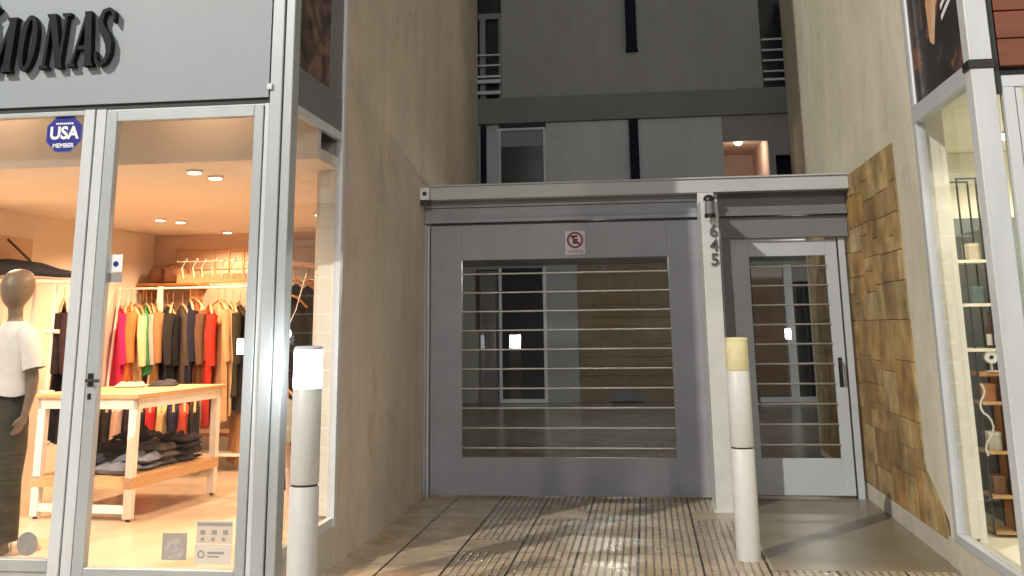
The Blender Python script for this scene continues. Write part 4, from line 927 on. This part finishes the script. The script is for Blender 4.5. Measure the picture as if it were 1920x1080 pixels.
# ================================================================ MANNEQUIN
mq = thing('mannequin', 'faceless brown mannequin in white shirt and dark trousers behind the window', 'mannequin', (-4.53, 6.85, FZ), rot=math.radians(-25)); local(mq)
mb = MB()
# head: egg, no features
mb.loft([(0, .01, 1.93+.02, .012, .015), (0, .01, 1.94, .055, .060), (0, .008, 1.92, .084, .092), (0, .005, 1.88, .104, .112), (0, 0, 1.83, .112, .120), (0, -.002, 1.78, .106, .114), (0, -.008, 1.73, .088, .095), (0, -.012, 1.70, .066, .074), (0, -.002, 1.67, .048, .052), (0, .005, 1.60, .048, .050), (0, .01, 1.56, .075, .062), (0, .01, 1.52, .15, .08), (0, .01, 1.47, .185, .095), (0, 0, 1.38, .165, .105), (0, 0, 1.25, .135, .095), (0, 0, 1.15, .118, .085), (0, 0, 1.04, .145, .10), (0, 0, .95, .165, .11), (0, 0, .88, .15, .11)][::-1], 28)
arms = {}
for s_ in (-1, 1):
    sh = (s_*.185, .0, 1.47); el = (s_*.240, .035, 1.18); wr = (s_*.235, -.005, .93)
    mb.tube([(s_*.15, 0, 1.47), sh, (s_*.215, .01, 1.33), el, (s_*.240, .028, 1.10), wr], .04, 14, rs=[.05, .056, .044, .036, .036, .025])
    # palm + fingers
    pm_ = Vector(wr); dn = Vector((-s_*.02, -.03, -.09)).normalized(); side = Vector((0, -1, 0)); side = (side-dn*side.dot(dn)).normalized()
    pe = pm_+dn*.085
    mb.tube([pm_, pm_+dn*.03, pe], .03, 12, rs=[.024, .034, .034], flat=.5)
    inn = dn.cross(side)*s_
    for k, ln in enumerate((.062, .072, .068, .052)):
        b_ = pe+side*(.024-.016*k)-dn*.006
        mb.tube([b_, b_+dn*ln*.5+inn*.003, b_+dn*ln*.85+inn*.016, b_+dn*ln*.95+inn*.024], .008, 8, rs=[.009, .0085, .0075, .006])
    b_ = pm_+dn*.03+side*.028; mb.tube([b_, b_+side*.02+dn*.028, b_+side*.022+dn*.058], .009, 8, rs=[.012, .010, .007])
for s_ in (-1, 1):
    mb.tube([(s_*.085, 0, .93), (s_*.095, .0, .75), (s_*.095, -.012, .50), (s_*.095, .01, .30), (s_*.095, .015, .09), (s_*.095, .005, .05)], .05, 16, rs=[.09, .082, .055, .055, .036, .036])
    mb.tube([(s_*.095, .045, .035), (s_*.098, -.03, .035), (s_*.10, -.11, .026), (s_*.10, -.165, .016)], .03, 12, rs=[.03, .036, .036, .014], flat=.8)
body = mb.build('body', m_mann, mq, smooth=False)
md = body.modifiers.new('remesh', 'REMESH'); md.mode = 'VOXEL'; md.voxel_size = .0075; md.use_smooth_shade = True
md = body.modifiers.new('smooth', 'SMOOTH'); md.factor = .5; md.iterations = 3
# shirt
sh_ = MB(); rings = []
for z_, rx, ry, yy in [(1.07, .212, .148, 0), (1.09, .210, .146, 0), (1.12, .203, .142, 0), (1.18, .192, .134, 0), (1.27, .190, .130, 0), (1.38, .200, .130, 0), (1.46, .205, .115, .0), (1.51, .175, .10, .005), (1.545, .115, .082, .01), (1.575, .075, .070, .01)]:
    rings.append((0, yy, z_, rx, ry))
n = 40; vs = []; fs = []
for i, (cx_, cy_, cz_, rx, ry) in enumerate(rings):
    for k in range(n):
        a = 2*PI*k/n; w_ = 1+.05*math.sin(a*5+i*.9)*(1-i/len(rings))+.03*math.sin(a*9+i*2)*(1-i/len(rings))
        vs.append((rx*w_*math.cos(a), cy_+ry*w_*math.sin(a), cz_+.012*math.sin(a*3)*(i == 0)))
fs = [((i*n+k), (i*n+(k+1) % n), ((i+1)*n+(k+1) % n), ((i+1)*n+k)) for i in range(len(rings)-1) for k in range(n)]
sh_.add(vs, fs)
for s_ in (-1, 1):
    sh_.tube([(s_*.13, 0, 1.485), (s_*.19, .0, 1.46), (s_*.225, .01, 1.38), (s_*.252, .018, 1.27), (s_*.258, .02, 1.245)], .07, 18, rs=[.07, .078, .074, .076, .078], cap=False)
sh_.build('shirt', m_tee, mq, smooth=True)
tr_ = MB()
tr_.loft([(0, 0, 1.14, .165, .115), (0, 0, 1.00, .175, .122), (0, 0, .94, .19, .13), (0, 0, .86, .20, .135), (0, 0, .80, .19, .125)][::-1], 28)
for s_ in (-1, 1):
    tr_.tube([(s_*.09, 0, .88), (s_*.10, 0, .72), (s_*.105, -.01, .5), (s_*.105, .005, .3), (s_*.107, .008, .10)], .1, 20, rs=[.105, .105, .092, .086, .088])
tr_.build('trousers', m_trous, mq, smooth=True)
MB().tube([(0, .16, 0), (0, .16, .008)], .17, 28).tube([(0, .13, 0), (0, .11, .5)], .009, 8).build('stand', m_steel, mq)

# ================================================================ STICKERS ON THE SHOP GLASS
gy = 6.006
t = thing('octagonal_sticker', 'blue octagonal sticker reading USA on the left window glass', 'sticker', (-3.745, gy, 2.87))
oc = lambda r: [(-3.745+r*math.cos(PI/8+k*PI/4), 2.872+r*math.sin(PI/8+k*PI/4)) for k in range(8)]
MB().prism(oc(.135), 'y', gy-.001, gy+.001).build('rim', mat('sticker_rim', (.06, .07, .30), .5), t)
MB().prism(oc(.127), 'y', gy-.002, gy-.0011).build('face', m_blue, t)
e = text_mb('USA', .115, .0006, .004); moved(e, -3.745, gy-.003, 2.872, .95); e.build('lettering', m_tan, t)
e = text_mb('MEMBER', .04, .0006, .001); moved(e, -3.745, gy-.003, 2.790, 1.0); e.build('lettering', m_tan, t)
mb = MB()
for k in range(9): mb.box(-3.807+k*.014, -3.797+k*.014, gy-.0032, gy-.0022, 2.932, 2.944)
mb.build('small_print', m_tan, t)
t = thing('notice_sticker', 'white notice with small icons on the lower right door glass', 'sticker', (-2.57, gy, .26))
MB().box(-2.685, -2.462, gy-.001, gy+.001, .37, .495).build('upper_sheet', mat('notice_paper', (.62, .52, .42), .6, var=.03), t)
MB().box(-2.69, -2.465, gy-.001, gy+.001, .255, .366).build('lower_sheet', mat('notice_paper_pale', (.66, .58, .50), .6, var=.03), t)
mb = MB().box(-2.68, -2.466, gy-.003, gy-.0012, .468, .486)
for k in range(3): mb.box(-2.66+k*.07, -2.63+k*.07, gy-.003, gy-.0012, .42, .445)
for k in range(3): mb.box(-2.655+k*.065, -2.635+k*.065, gy-.003, gy-.0012, .385, .402)
mb.build('printed_marks', m_grey, t)
ring = MB(); ring_poly(ring, [(-2.65+.022*math.cos(a), .31+.022*math.sin(a)) for a in [2*PI*k/16 for k in range(16)]], [(-2.65+.014*math.cos(a), .31+.014*math.sin(a)) for a in [2*PI*k/16 for k in range(16)]], .001)
ring.v = [(v[0], v[1]+gy-.002, v[2]) for v in ring.v]; ring.box(-2.61, -2.51, gy-.003, gy-.0012, .313, .325).box(-2.61, -2.54, gy-.003, gy-.0012, .295, .302); ring.build('printed_logo', m_grey, t)
t = thing('square_sticker', 'grey square sticker with a pale disc beside the white notice', 'sticker', (-2.83, gy, .3))
MB().box(-2.895, -2.74, gy-.001, gy+.001, .275, .425).build('sheet', mat('grey_sheet', (.38, .33, .28), .6), t)
MB().prism([(-2.815+.062*math.cos(a), .335+.060*math.sin(a)) for a in [2*PI*k/24 for k in range(24)]], 'y', gy-.003, gy-.0012).build('disc', mat('pale_disc', (.50, .46, .42), .6, col2=(.3, .27, .25), vscale=30), t)
t = MB().prism([(-3.752+.068*math.cos(a), .352+.068*math.sin(a)) for a in [2*PI*k/28 for k in range(28)]], 'y', gy-.002, gy).build('round_sticker', mat('grey_disc', (.34, .31, .28), .6, col2=(.24, .22, .20), vscale=25), off=(-3.75, gy, .35))
tag(t, 'round grey sticker low on the left window glass', 'sticker')
t = thing('price_sign', 'small white square sign with a blue dot inside the door glass', 'sign', (-3.33, 6.03, 1.98))
bx(-3.372, -3.282, 6.022, 6.026, 1.965, 2.075).build('card', m_tan, t)
bx(-3.372, -3.282, 6.022, 6.026, 1.90, 1.96).build('lower_card', m_grey, t)
MB().prism([(-3.325+.018*math.cos(a), 2.015+.018*math.sin(a)) for a in [2*PI*k/14 for k in range(14)]], 'y', 6.0195, 6.0215).build('dot', m_blue, t)

for o in list(bpy.data.objects):
    if '_o' in o: del o['_o']
bpy.context.view_layer.update()
